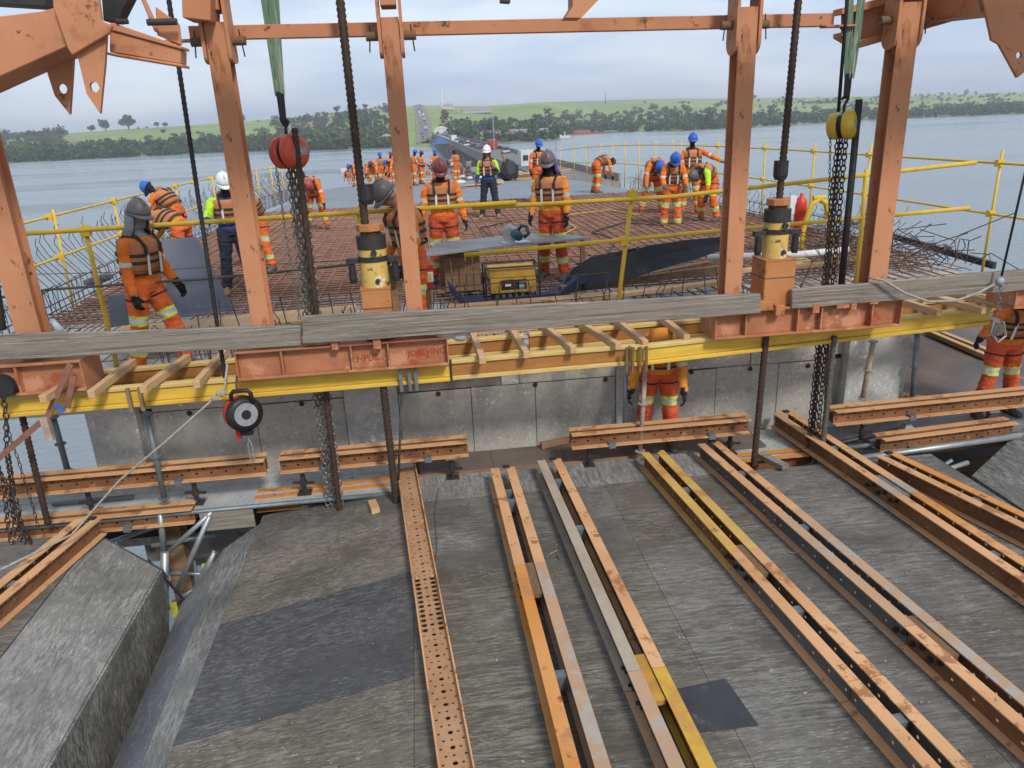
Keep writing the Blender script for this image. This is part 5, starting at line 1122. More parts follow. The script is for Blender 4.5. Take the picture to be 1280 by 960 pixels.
def hose(label, pts, r=.014, mt=None, z=.03): return tag(MB().tube([atZ(x, y, z) for x, y in pts], r, 6).build('hose', mt or m_black, smooth=True), label, 'hose')
hose('black cable winding from the generator to the maroon helmeted worker', [(600, 345), (585, 330), (560, 322), (575, 306), (620, 300), (600, 285), (640, 276)])
hose('black hose curling behind the purple scarfed worker', [(720, 330), (760, 318), (770, 300), (740, 290), (780, 278), (830, 282)])
hose('yellow cable lying toward the tying group', [(690, 300), (720, 285), (700, 270), (760, 262), (800, 268)], .010, m_tube)
# ============================================================ FAR DECK CLUTTER
def farZ(px, py): # point on the sagging deck
    d = ray(px, py); t = 0
    for k in range(400):
        y = 16+k*.2; p = CAM+d*(y/d.y)
        if p.z <= zdeck(y)+.002: return p
    return p
m_bag = M('white_bags', (.6, .6, .58), (.48, .48, .46), 6, .8, bump=.4)
for i, (px, py, s) in enumerate(((578, 222, .35), (588, 224, .45), (600, 223, .35), (594, 215, .3), (575, 230, .25))):
    p = farZ(px, py); b = MB().ico(p+Vector((0, 0, s*.35)), (s*1.2, s, s*.5), 2); b.v = [tuple(Vector(v)+noise.noise_vector(Vector(v)*3)*.06) for v in b.v]
    tag(b.build('cement_bag', m_bag, smooth=True), 'plump white sack on the far deck beyond the lime vested worker', 'sack', 'white sacks on the far deck')
for i, (a, c, w, h, lb) in enumerate((((652, 225), (690, 219), .9, .4, 'stack of boards on the far deck behind the blue helmeted worker'), ((690, 218), (712, 214), .8, .3, 'second board stack near the far right rail'), ((560, 236), (620, 231), .5, .1, 'low timber strip on the far concrete deck'))):
    p, q = farZ(*a), farZ(*c); st_ = thing('board_stack', lb, 'board stack', (p+q)/2)
    for k in range(3): MB().bar(p+Vector((0, 0, h*(k+.5)/3)), q+Vector((.1*k, 0, h*(k+.5)/3)), w, h/3-.02).build('board', m_old_wood if k % 2 else m_new_wood, st_)
p = farZ(636, 226); tp = thing('tarp_heap', 'dark tarpaulin heap with timber struts on the far deck', 'tarp', p)
b = MB().ico(p+Vector((0, 0, .45)), (.5, .45, .5), 2); b.v = [tuple(Vector(v)+noise.noise_vector(Vector(v)*2)*.25) for v in b.v]; b.build('tarp', m_black, tp)
MB().bar(p+Vector((.2, -.4, 0)), p+Vector((-.3, 0, 1.3)), .08, .08).build('strut', m_old_wood, tp)
for k in range(9):
    px = random.uniform(425, 660); p = farZ(px, random.uniform(222, 236))
    tag(MB().bar(p+Vector((0, 0, .06)), p+Vector((random.uniform(-1.4, 1.4), random.uniform(-.5, .5), .06)), .2, .1).build('loose_board', random.choice([m_old_wood, m_new_wood, m_grey_wood])), 'loose board lying on the far deck among the crowd', 'board', 'loose boards on the far deck')
for k, (px, py, h) in enumerate(((620, 228, 3.0), (644, 222, 3.4), (688, 214, 3.6), (696, 214, 4.0), (735, 212, 3.0))):
    p = farZ(px, py); tag(MB().tube([p, p+Vector((0, 0, h))], .035, 6).build('slim_mast', m_galv), 'slim grey mast standing on the far deck', 'mast', 'slim masts on the far deck')

for k in range(26):
    px, py = random.uniform(425, 650), random.uniform(205, 224); p = farZ(px, py); w = random.uniform(.3, 1.0); hh = random.uniform(.2, .7)
    mt = random.choice([m_bag, m_old_wood, m_new_wood, m_galv, m_grey_wood, m_blackm])
    lab, nm, ct = {m_bag: ('white covered pallet', 'covered_pallet', 'pallet'), m_old_wood: ('brown formwork stack', 'formwork_stack', 'stack'), m_new_wood: ('pale timber stack', 'timber_stack', 'stack'), m_galv: ('galvanised tube bundle', 'tube_bundle', 'bundle'), m_grey_wood: ('grey board stack', 'board_stack', 'stack'), m_blackm: ('black tool chest', 'tool_chest', 'chest')}[mt]
    th = thing(nm, lab+' among the distant crowd on the far deck', ct, p, lab+'s on the far deck')
    for q in range(3): MB().obox(p+Vector((random.uniform(-.1, .1), random.uniform(-.1, .1), hh*(q+.5)/3)), (w/2*random.uniform(.8, 1.1), .1, 0), (-.1, w*.4, 0), (0, 0, hh/6-.01)).build('layer', mt, th)
# ============================================================ OLD BRIDGE, ROAD, CARS, FAR BUILDINGS
RB = M('old_road', (.20, .185, .165), (.15, .14, .13), .3, .9)
ob = thing('old_bridge', 'old low road bridge full of traffic running to the far shore', 'bridge', (19, 400, WZ))
ZB = -5.0
MB().box((14.5, 90, ZB-1.2), (24, 705, ZB)).build('deck', M('old_bridge_conc', (.30, .26, .22), (.22, .19, .165), .4, .9), ob)
for x in (14.6, 23.7): MB().box((x, 90, ZB+.004), (x+.25, 705, ZB+.9)).build('parapet', MATS['old_bridge_conc'], ob)
MB().box((15.2, 90, ZB+.005), (23.4, 705, ZB+.03)).build('roadway', RB, ob)
for y in range(110, 700, 42): MB().box((16, y-1, WZ-2), (22.5, y+1, ZB-1.21)).build('pier', MATS['old_bridge_conc'], ob)
# road up the far hill
b = MB(); rr_ = []
roadpts = [Vector((19, 690, ZB+.1))]
for t in np.linspace(.03, 1.0, 14):
    p = terrain(527+6*(1-t), float(t)); roadpts.append(Vector((p.x, p.y, p.z+1.2)))
rings = [[p+Vector((-3.6, 0, 0)), p+Vector((3.6, 0, 0)), p+Vector((3.6, 0, -2)), p+Vector((-3.6, 0, -2))] for p in roadpts]
tag(b.ring(rings).build('hill_road', RB), kind='structure')
b = MB(); rings = [[p+Vector((-8, 0, -.8)), p+Vector((-3.7, 0, -.4)), p+Vector((-3.7, 0, -3)), p+Vector((-8, 0, -3))] for p in roadpts[1:]]
tag(b.ring(rings).build('dirt_verge', M('dirt', (.25, .20, .15), (.17, .16, .10), .05, .95)), kind='structure')
b = MB(); rings = [[p+Vector((3.7, 0, -.4)), p+Vector((9, 0, -.8)), p+Vector((9, 0, -3)), p+Vector((3.7, 0, -3))] for p in roadpts[1:]]
tag(b.ring(rings).build('dirt_verge', MATS['dirt']), kind='structure')
carcols = [((.6, .6, .6), 'white'), ((.45, .46, .48), 'silver'), ((.05, .06, .09), 'dark'), ((.12, .2, .42), 'blue'), ((.35, .05, .04), 'red')]
def car_mesh(big=False):
    b = MB(); w, l, h = (1.2, 4.0, 2.6) if big else (.9, 2.1, .75)
    b.ring([[(x*w, y, z) for x, z in ((-1, .35), (1, .35), (1, h), (-.97, h))] for y in (-l, l)])
    if not big: b.ring([[(x*.82, y, z) for x, z in ((-1, h+.005), (1, h+.005), (.9, hh), (-.9, hh))] for y, hh in ((-1.3, h+.1), (-.8, 1.45), (.7, 1.48), (1.5, h+.1))], mi=1)
    else: b.box((-1.1, l+.02, .4), (1.1, l+1.6, 2.2), 1)
    for sx in (-1, 1):
        for yy in (-l*.62, l*.62): b.lathe((sx*(w-.1)-.1, yy, .34), (1, 0, 0), [(0, .34), (.2, .34)], 10, 2)
    return b
m_glassd = M('car_glass', (.03, .035, .04), rough=.2, spec=.6)
base_cars = {}
for big in (False, True):
    for c_, nm in carcols:
        o = None
        bb = car_mesh(big); me = bpy.data.meshes.new('car_body'); me.from_pydata(bb.v, [], bb.f)
        for mt in (M('car_'+nm, c_, rough=.35), m_glassd, m_black): me.materials.append(mt)
        me.polygons.foreach_set('material_index', bb.mi); base_cars[(big, nm)] = me
def put_car(p, big, nm, grp, lab, rz=0):
    o = bpy.data.objects.new('truck' if big else 'car', base_cars[(big, nm)]); COL.objects.link(o); o.location = p; o.rotation_euler.z = rz
    tag(o, lab, 'truck' if big else 'car', grp)
random.seed(5)
cars = []
for lane in (17.0, 21.5):
    y = 190
    while y < 690:
        big = random.random() < .1; nm = random.choice(['white', 'white', 'silver', 'dark', 'blue', 'red'])
        cars.append((Vector((lane, y, ZB+.03)), big, nm, 'b')); y += random.uniform(14, 34)
for i in range(1, len(roadpts)-1):
    for k in range(3):
        p = roadpts[i].lerp(roadpts[i+1], (k+random.random()*.5)/3)+Vector((random.choice((-1.8, 1.8)), 0, 0)); cars.append((p, random.random() < .35, random.choice(['white', 'white', 'silver', 'dark', 'blue']), 'h'))
for p, big, nm, w in cars:
    kind = 'truck' if big else 'car'
    put_car(p, big, nm, f'{nm} {kind}s on the {"old bridge" if w == "b" else "hill road"}', f'tiny {nm} {kind} in the traffic on the '+('old bridge' if w == 'b' else 'far hill road'))
def house(label, px, t, w, d, h, wall, roof, dz=0):
    p = terrain(px, t); p.z += dz; th = thing('far_building', label, 'building', p)
    MB().box((p.x-w/2, p.y-d/2, p.z-2), (p.x+w/2, p.y+d/2, p.z+h)).build('wall', M('bw_'+wall[0], wall[1]), th)
    MB().prism([(p.x-w/2-.4, p.y-d/2-.4, p.z+h+.01), (p.x+w/2+.4, p.y-d/2-.4, p.z+h+.01), (p.x, p.y-d/2-.4, p.z+h+min(w*.18, 2.5))] if w < 18 else [(p.x-w/2-.4, p.y-d/2-.4, p.z+h+.01), (p.x+w/2+.4, p.y-d/2-.4, p.z+h+.01), (p.x+w/2-.4, p.y-d/2-.4, p.z+h+1.4), (p.x-w/2+.4, p.y-d/2-.4, p.z+h+1.4)], (0, d+.8, 0)).build('roof', M('rf_'+roof[0], roof[1]), th)
    for k in range(max(2, int(w/5))):
        x = p.x-w/2+(k+.5)*w/max(2, int(w/5)); MB().box((x-.6, p.y-d/2-.05, p.z+h*.35), (x+.6, p.y-d/2-.001, p.z+h*.75)).build('window', m_glassd, th)
cream = ('cream', (.48, .42, .34)); white = ('white', (.6, .6, .58)); brn = ('brown', (.2, .12, .08)); gry = ('grey', (.35, .35, .35))
house('long cream shed on the far shore right of the bridge', 655, .03, 42, 12, 5, cream, gry, 1)
house('smaller cream shed beside the shore sheds', 612, .04, 26, 10, 4.5, cream, brn, 1)
house('long pale warehouse roof high on the far slope', 598, .62, 42, 16, 3, gry, gry, 3)
house('white block on the far hillside beside the road', 563, .78, 16, 10, 4, cream, gry, 2)
house('low white shed at the foot of the far road', 553, .06, 12, 8, 7, white, white, 2)
house('small grey roofed house on the left spit', 485, .05, 14, 9, 4, gry, gry, 1)
p = terrain(556, .86); tag(MB().lathe(p+Vector((0, 0, -3)), (0, 0, 1), [(0, 1.6), (26, 1.4), (27, .8)], 10).build('water_tower', M('bw_white', (.6, .6, .58))), 'slim pale water tower on the far crest', 'tower')
p = terrain(757, .68); tag(MB().tube([p, p+Vector((0, 0, 26))], [1.0, .3], 6).build('lattice_mast', m_blackm), 'dark mast on the right green slope', 'mast')
m_btarp = M('blue_tarp', (.06, .14, .36), (.08, .17, .4), 3, .7)
for px, y, dx in ((0, 300, 3.2), (0, 355, 4.0)):
    p = Vector((ray(px, 190).x/ray(px, 190).y*y, y, ZB+.03)) if False else Vector((6.5+dx, y, -7.2))
    th = thing('blue_shelter', 'blue tarpaulin shelter beside the old bridge', 'shelter', p, 'blue shelters by the old bridge')
    MB().prism([p+Vector((-3.5, 0, 2.6)), p+Vector((3.5, 0, 2.6)), p+Vector((0, 0, 4.0))], (0, 8, 0)).build('canopy', m_btarp, th)
    for sx in (-3.3, 3.3):
        for yy in (.2, 7.8): MB().tube([p+Vector((sx, yy, -7.2)), p+Vector((sx, yy, 2.62))], .08, 6).build('leg', m_galv, th)
# white box barge cabin and boats
def boat(label, px, py, l, w, h, hull, cab):
    p = atZ(px, py, WZ); th = thing('moored_boat', label, 'boat', p-Vector((0, 0, .3)))
    MB().ring([[(p.x+x*l, p.y+y*w, z) for x, y in ((-1, -.6), (-.9, -1), (.8, -1), (1, 0), (.8, 1), (-.9, 1))] for z in (WZ-.3, WZ+h*.35)]).build('hull', M('hull_'+hull[0], hull[1]), th)
    MB().box((p.x-l*.6, p.y-w*.7, WZ+h*.351), (p.x+l*.3, p.y+w*.7, WZ+h)).build('cabin', M('cab_'+cab[0], cab[1]), th)
boat('long red hulled barge moored at the far right shore', 730, 168, 22, 4, 4.5, ('red', (.3, .05, .04)), ('rust', (.28, .1, .07)))
boat('white passenger boat moored before the red barge', 703, 172, 8, 3, 5, ('white', (.6, .6, .6)), ('white', (.6, .6, .6)))
boat('dark low barge beside the red barge', 765, 166, 16, 4, 2.5, ('dark', (.05, .06, .07)), ('grey', (.2, .2, .2)))
p = Vector((19.5, 118, -3.5)); cn = thing('site_container', 'white site container on a platform beyond the right rail', 'container', (18.0, 120, WZ))
MB().box((15.6, 117, -4.2), (18.4, 121, -2.0)).build('box', M('container_white', (.55, .57, .58), (.45, .47, .48), .8, .6), cn)
MB().box((15, 116, -5.2), (19, 122, -4.25)).build('platform', m_galvd, cn)
for sx in (15.5, 18.4): MB().box((sx-.5, 118.5, WZ-1), (sx+.5, 119.5, -5.2)).build('leg', m_galvd, cn)
for k in range(2): MB().box((15.9+k*1.2, 116.95, -3.4), (16.7+k*1.2, 116.998, -2.6)).build('window', m_glassd, cn)
# ============================================================ WORKERS
def cloth(name, c, k=.72): return M(name, c, tuple(v*k for v in c), 5, .85, bump=.8, bscale=16, wear=[(tuple(v*.55 for v in c), .585, 6)])
C_OR = cloth('shirt_orange', (.78, .185, .02)); C_OR2 = cloth('shirt_amber', (.74, .27, .035)); C_PT = cloth('trousers_orange', (.72, .145, .035)); C_PR = cloth('trousers_red_orange', (.62, .10, .035))
C_SKIN = M('skin', (.30, .16, .10), (.25, .13, .085), 20, .6); C_SIL = M('reflective_silver', (.52, .53, .48), (.42, .43, .38), 20, .4); C_LIME = cloth('hivis_lime', (.50, .80, .04)); C_LTR = M('lime_trim', (.52, .66, .06), (.45, .58, .05), 12, .6)
C_NAVY = cloth('trousers_navy', (.028, .035, .055)); C_BLUE = cloth('sleeve_blue', (.035, .06, .20)); C_BLK = cloth('mask_black', (.018, .019, .024)); C_GRY = cloth('hood_grey', (.22, .235, .26)); C_PURP = cloth('scarf_purple', (.07, .06, .27))
V_OR = cloth('vest_orange', (.50, .20, .085)); V_OR2 = cloth('vest_brown_orange', (.42, .175, .09)); C_STR = M('strap_dark', (.03, .022, .02), (.05, .035, .03), 20, .8); C_TAGW = M('vest_reflector', (.62, .62, .58), rough=.4)
H_COL = {'grey': (.115, .105, .105), 'blue': (.03, .12, .50), 'white': (.74, .74, .72), 'maroon': (.16, .045, .045), 'red': (.42, .07, .06), 'brown': (.13, .10, .10)}
C_BOOT = M('boot_grey', (.12, .11, .10), (.07, .065, .06), 10, .8); C_BOOTB = M('boot_tan', (.32, .17, .09), (.25, .12, .06), 10, .7); C_GLV = cloth('glove_black', (.016, .016, .018)); C_GLVG = cloth('glove_grey', (.26, .25, .22))
def rotv(v, ax, a): return Matrix.Rotation(a, 3, ax) @ v
XA, YA, ZA = Vector((1, 0, 0)), Vector((0, 1, 0)), Vector((0, 0, 1))
def sup(c, ex, ey, a, b_, n=16, e=2.6):
    out = []
    for i in range(n):
        t = 2*math.pi*i/n; ct, st_ = math.cos(t), math.sin(t)
        out.append(c+ex*(a*math.copysign(abs(ct)**(2/e), ct))+ey*(b_*math.copysign(abs(st_)**(2/e), st_)))
    return out
PEOPLE = []
def skeleton(P, s):
    J = {}; l, cu, hp, hy = R(P.get('lean', 3)), R(P.get('curl', 4)), R(P.get('hp', 0)), R(P.get('hy', 0))
    u = lambda a: Vector((0, math.sin(a), math.cos(a)))
    J['pel'] = Vector((0, 0, 0)); J['wst'] = J['pel']+u(l*.6)*.13*s; J['chs'] = J['wst']+u(l)*.22*s; J['nck'] = J['chs']+u(l+cu)*.17*s
    J['tdir'] = [u(l*.3), u(l*.8), u(l+cu*.4), u(l+cu)]
    ha = l+cu+hp; hz_ = u(ha); nz = u(l+cu+hp*.5)
    J['hd0'] = J['nck']+nz*.075*s; J['hz'] = hz_; fy = Vector((0, math.cos(ha), -math.sin(ha))); fy = rotv(fy, hz_, hy); J['hy'] = fy; J['hx'] = fy.cross(hz_)
    J['hd'] = J['hd0']+hz_*.115*s
    for sd, k in ((-1, 'L'), (1, 'R')):
        f, ot, kn = P.get(k+'L', (0, 4, 2)); f, ot, kn = R(f), R(ot), R(kn)
        h = Vector((sd*.095*s, 0, -.02*s)); D = lambda ff: Vector((sd*math.sin(ot), math.sin(ff)*math.cos(ot), -math.cos(ff)*math.cos(ot)))
        J[k+'hip'] = h; J[k+'kne'] = h+D(f)*.43*s; J[k+'ank'] = J[k+'kne']+D(f-kn)*.41*s
        fa = P.get('feet', 0); J[k+'toe'] = J[k+'ank']+Vector((sd*.03, .17, -.05))*s
        f, ot, el, inn = P.get(k+'A', (6, 10, 14, 0)); f, ot, el, inn = R(f), R(ot), R(el), R(inn)
        sh = J['nck']-u(l+cu)*.045*s+Vector((sd*.185*s, 0, 0)); D = lambda ff, oo: Vector((sd*math.sin(oo), math.sin(ff)*math.cos(oo), -math.cos(ff)*math.cos(oo)))
        J[k+'sho'] = sh; J[k+'elb'] = sh+D(f, ot)*.29*s; fd = D(f+el, ot-inn); J[k+'wri'] = J[k+'elb']+fd*.25*s; J[k+'hnd'] = fd
    zmin = min(J['Lank'].z, J['Rank'].z)-.085*s
    for k, v in J.items():
        if isinstance(v, Vector) and k not in ('hz', 'hx', 'hy', 'Lhnd', 'Rhnd'): J[k] = v+Vector((0, 0, -zmin))
    return J
def torso_rings(J, s, off=0.0, upto=4, lo=0):
    pts = [J['pel']-J['tdir'][0]*.06*s, J['pel']+J['tdir'][0]*.02*s, J['wst'], J['wst'].lerp(J['chs'], .55), J['chs'], J['chs'].lerp(J['nck'], .5), J['chs'].lerp(J['nck'], .8), J['nck']]
    dr = [J['tdir'][0], J['tdir'][0], J['tdir'][1], J['tdir'][1], J['tdir'][2], J['tdir'][2], J['tdir'][3], J['tdir'][3]]
    wd = [(.165, .125), (.178, .13), (.17, .125), (.18, .132), (.19, .138), (.196, .128), (.168, .105), (.08, .075)]
    out = []
    for p, d, (a, b_) in list(zip(pts, dr, wd))[lo:upto]:
        ey = Vector((0, d.z, -d.y)); out.append(sup(p, XA, ey, a*s+off, b_*s+off))
    return out, pts, dr, wd
def person(label, foot, rz, P, shirt=C_OR, pants=C_PT, helmet='blue', mask=C_BLK, vest=V_OR, gloves=C_GLV, boots=C_BOOT, h=1.74, near=True, upper=None, fore=None, bands=True, group=None, hood=None, vox=.016, nohead=False):
    s = h/1.80; J = skeleton(P, s); b = MB()
    r_, *_ = torso_rings(J, s, 0, 8); b.ring(r_)
    b.tube([J['chs'].lerp(J['nck'], .6), J['nck'], J['hd0']+J['hz']*.03*s], [.075*s, .062*s, .058*s], 10)
    hd = J['hd']; X_, Y_, Z_ = J['hx'], J['hy'], J['hz']
    def hp_(x, y, z): return hd+X_*x*s+Y_*y*s+Z_*z*s
    n0 = len(b.v); b.ico((0, 0, 0), (.078, .096, .12), 2); b.v[n0:] = [tuple(hp_(*v)) for v in b.v[n0:]]
    n0 = len(b.v); b.ico((0, .03, -.075), (.055, .06, .05), 2); b.v[n0:] = [tuple(hp_(*v)) for v in b.v[n0:]]
    n0 = len(b.v); b.ico((0, .098, -.025), (.015, .02, .028), 1); b.v[n0:] = [tuple(hp_(*v)) for v in b.v[n0:]]
    for sx in (-1, 1): n0 = len(b.v); b.ico((sx*.08, -.005, -.02), (.014, .022, .034), 1); b.v[n0:] = [tuple(hp_(*v)) for v in b.v[n0:]]
    bones = [('torso', J['pel'], J['chs'].lerp(J['nck'], .45), .13*s), ('head', J['nck'].lerp(J['hd0'], .25), hd+Z_*.06*s, .10*s)]
    for k in 'LR':
        b.tube([J[k+'hip']+Vector((0, 0, .05*s)), J[k+'hip'].lerp(J[k+'kne'], .3), J[k+'kne'], J[k+'kne'].lerp(J[k+'ank'], .35), J[k+'ank']], [.112*s, .108*s, .085*s, .088*s, .074*s], 12)
        b.tube([J[k+'ank']+Vector((0, -.03*s, -.04*s)), J[k+'ank']+Vector((0, .06*s, -.05*s)), J[k+'toe']], [.045*s, .042*s, .034*s], 8)
        b.tube([J[k+'sho']-Vector((.03 if k == 'R' else -.03, 0, 0)), J[k+'sho'].lerp(J[k+'elb'], .35), J[k+'elb'], J[k+'elb'].lerp(J[k+'wri'], .4), J[k+'wri']+J[k+'hnd']*.02*s], [.074*s, .070*s, .060*s, .056*s, .040*s], 10)
        bones += [(k+'thigh', J[k+'hip'], J[k+'kne'], .085*s), (k+'shin', J[k+'kne'], J[k+'ank'], .07*s), (k+'foot', J[k+'ank'], J[k+'toe'], .04*s), (k+'uarm', J[k+'sho'], J[k+'elb'], .058*s), (k+'farm', J[k+'elb'], J[k+'wri'], .045*s)]
    me = bpy.data.meshes.new('tmp'); me.from_pydata(b.v, [], b.f); to = bpy.data.objects.new('tmp', me); COL.objects.link(to)
    md = to.modifiers.new('r', 'REMESH'); md.mode = 'VOXEL'; md.voxel_size = vox
    sm = to.modifiers.new('s', 'SMOOTH'); sm.factor = .5; sm.iterations = 4 if vox < .02 else 2
    PEOPLE.append(dict(o=to, bones=bones, J=J, s=s, label=label, foot=Vector(foot), rz=R(rz), shirt=shirt, pants=pants, helmet=helmet, mask=mask, vest=vest, gloves=gloves, boots=boots, near=near, upper=upper, fore=fore, bands=bands, group=group, hood=hood, nohead=nohead, hp=hp_))
def finish_people():
    bpy.context.view_layer.update(); dg = bpy.context.evaluated_depsgraph_get()
    done = []
    for q in PEOPLE: done.append(bpy.data.meshes.new_from_object(q['o'].evaluated_get(dg)))
    for q, me in zip(PEOPLE, done):
        bpy.data.objects.remove(q['o']); dress(q, me)
def dress(q, me):
    J, s, hp_ = q['J'], q['s'], q['hp']; me.name = 'body'
    n = len(me.vertices); co = np.empty(n*3, np.float32); me.vertices.foreach_get('co', co); co = co.reshape(-1, 3)
    if q['near']:
        no = np.empty(n*3, np.float32); me.vertices.foreach_get('normal', no); no = no.reshape(-1, 3)
        for i in range(n):
            v = Vector(co[i]); co[i] += no[i]*(noise.noise(Vector((v.x*9, v.y*9, v.z*20)))*.014+noise.noise(v*27)*.006)
        me.vertices.foreach_set('co', co.ravel())
    k = len(me.polygons); fc = np.empty(k*3, np.float32); me.polygons.foreach_get('center', fc); fc = fc.reshape(-1, 3)
    D = []; T = []
    for nm, a, c, r in q['bones']:
        a, c = np.array(a), np.array(c); d = c-a; t = np.clip(((fc-a)@d)/(d@d), 0, 1); D.append(np.linalg.norm(fc-(a+t[:, None]*d), axis=1)-r); T.append(t)
    D = np.array(D); T = np.array(T); ix = D.argmin(0); names = [x[0] for x in q['bones']]
    mats = [q['shirt'], q['pants'], C_SKIN, C_SIL, C_LTR, q['mask'], q['upper'] or q['shirt'], q['fore'] or q['shirt'], q['boots'], q['hood'] or q['mask']]
    mi = np.zeros(k, np.int32); hd = np.array(J['hd']); hx, hy, hz_ = (np.array(J[z]) for z in ('hx', 'hy', 'hz'))
    for i, nm in enumerate(names):
        mk = ix == i; t = T[i]
        if nm == 'torso': mi[mk] = np.where(t[mk] < .10, 1, 0)
        elif nm == 'head':
            r = fc-hd; lz = r@hz_/s; ly = r@hy/s
            v = np.where((ly > .045) & (lz > -.035) & (lz < .035), 2, np.where(ly > .02, 5, 9)); mi[mk] = v[mk]
        elif nm.endswith('foot'): mi[mk] = 8
        elif nm.endswith(('thigh', 'shin')):
            v = np.ones(k, np.int32)
            if q['bands']:
                a, c = (.62, .86) if nm.endswith('thigh') else (.42, .64)
                v[(t > a) & (t < c)] = 4; v[(t > a+.06) & (t < c-.06)] = 3
            mi[mk] = v[mk]
        elif nm.endswith('uarm'):
            v = np.where((t > .70) & (t < .86) & bool(q['bands']) & (q['upper'] is None), 3, 6); mi[mk] = v[mk]
        elif nm.endswith('farm'): mi[mk] = np.where(t[mk] > .93, 2, 7)
    me.materials.clear()
    for mt in mats: me.materials.append(mt)
    me.polygons.foreach_set('material_index', mi); me.polygons.foreach_set('use_smooth', np.ones(k, bool)); me.update()
    zoff = 0
    root = thing('person', q['label'], 'person', q['foot'], q['group'], q['rz'] or 1e-6)
    o = bpy.data.objects.new('body', me); COL.objects.link(o); o.parent = root
    if q['vest']:
        r_, pts, dr, wd = torso_rings(J, s, .036, 8, 2)
        top = r_[-1]; c = sum(top, Vector())/len(top); r_[-1] = [c+(p-c)*1.0-J['tdir'][3]*.035*s for p in top]
        b = MB(); b.ring(r_); ob_ = b.build('life_vest', q['vest'], root, True)
        sb = ob_.modifiers.new('s', 'SUBSURF'); sb.levels = sb.render_levels = 1
        if q['near']:
            for i, f in ((2, .15), (3, .15), (3, .9)):
                p = pts[i].lerp(pts[i+1], f); ey = Vector((0, dr[i].z, -dr[i].y)); a_ = wd[i][0]+(wd[i+1][0]-wd[i][0])*f; b_ = wd[i][1]+(wd[i+1][1]-wd[i][1])*f
                rr1 = sup(p-dr[i]*.016, XA, ey, a_*s+.041, b_*s+.041); rr2 = sup(p+dr[i]*.016, XA, ey, a_*s+.041, b_*s+.041)
                MB().ring([rr1, rr2], cap=False).build('vest_strap', C_STR, ob_)
            for sx in (-1, 1):
                a, c = pts[2].lerp(pts[3], .1), pts[4]; ey = Vector((0, dr[3].z, -dr[3].y)); of = ey*(.135*s+.040)+XA*sx*.085*s
                MB().bar(a+of, c+of, .03, .006, ey).build('reflector', C_TAGW, ob_)
                p = pts[5]; ey = Vector((0, dr[5].z, -dr[5].y))
                path = [pts[4]+ey*(.135*s+.038)+XA*sx*.10*s, pts[5]+ey*(.125*s+.040)+XA*sx*.105*s, pts[6]+ey*.08*s+XA*sx*.115*s+dr[6]*.035*s, pts[6]-ey*.06*s+XA*sx*.115*s+dr[6]*.035*s, pts[5]-ey*(.125*s+.04)+XA*sx*.10*s, pts[4]-ey*(.135*s+.036)+XA*sx*.06*s]
                MB().tube(path, .017, 6).build('shoulder_strap', C_STR, ob_)
            ey = Vector((0, dr[7].z, -dr[7].y)); cp = pts[7]+dr[7]*.0
            pth = [cp+(XA*math.cos(a)*.105+ey*math.sin(a)*.10)*s for a in [math.pi*(-.12)-math.pi*.76*i/8 for i in range(9)]]
            MB().tube(pth, [.02]+[.042*s]*7+[.02], 8).build('vest_collar', q['vest'], ob_, True)
    if q['near'] and q['vest']:
        for kx in 'LR':
            d = (J[kx+'kne']-J[kx+'hip']).normalized(); c = J[kx+'hip']+d*.11*s; e = d.cross(XA if abs(d.x) < .8 else YA).normalized(); g = d.cross(e)
            MB().tube([c+(e*math.cos(a)+g*math.sin(a))*.108*s for a in [2*math.pi*i/14 for i in range(15)]], .011, 5, cap=False).build('leg_strap', C_STR, root)
    # helmet
    if q['helmet'] and not q['nohead']:
        hc = q['helmet']; mt = M('helmet_'+hc, H_COL[hc], tuple(v*.85 for v in H_COL[hc]), 5, .45, spec=.4); b = MB(); rings = []; nn = 20
        for i in range(8):
            t = i/7; ang = t*math.pi/2*.985; rad = math.cos(ang); zz = .025+.145*math.sin(ang)
            rings.append([hp_(.107*rad*math.cos(2*math.pi*j/nn), .005+.128*rad*math.sin(2*math.pi*j/nn), zz) for j in range(nn)])
        b.ring(rings)
        br = []
        for i, (f, zz) in enumerate(((1.0, .030), (1.075, .020), (1.075, .012), (.98, .020))):
            br.append([hp_(.107*f*math.cos(2*math.pi*j/nn), .005+(.128*f+(.045 if i in (1, 2) and math.sin(2*math.pi*j/nn) > .5 else 0))*math.sin(2*math.pi*j/nn), zz-(.012 if i in (1, 2) and math.sin(2*math.pi*j/nn) > .5 else 0)) for j in range(nn)])
        b.ring(br, cap=False)
        hh_ = b.build('hard_hat', mt, root, True)
        if q['near']:
            MB().tube([hp_(0, -.09, .13), hp_(0, -.03, .172), hp_(0, .05, .17), hp_(0, .10, .12)], .012, 6).build('hat_ridge', mt, hh_, True)
            MB().tube([hp_(-.082, .05, .008), hp_(-.055, .088, .006), hp_(0, .104, .004), hp_(.055, .088, .006), hp_(.082, .05, .008)], .019, 6).build('glasses', m_black, root, True)
    if q['hood'] and q['near']:
        rings = []; hm_ = J['hd']
        for f, (rx, ry), zz in ((0, (.095, .11), .03), (1, (.098, .112), -.05), (2, (.098, .105), -.12), (3, (.135, .12), -.20)):
            rings.append([hp_(rx*math.cos(a), -.012+ry*math.sin(a), zz+.012*math.sin(3*a)) for a in [R(145)+R(250)*j/12 for j in range(13)]])
        b = MB(); b.ring(rings, closed=False); hb = b.build('neck_cloth', q['hood'], root, True); so = hb.modifiers.new('s', 'SOLIDIFY'); so.thickness = .012
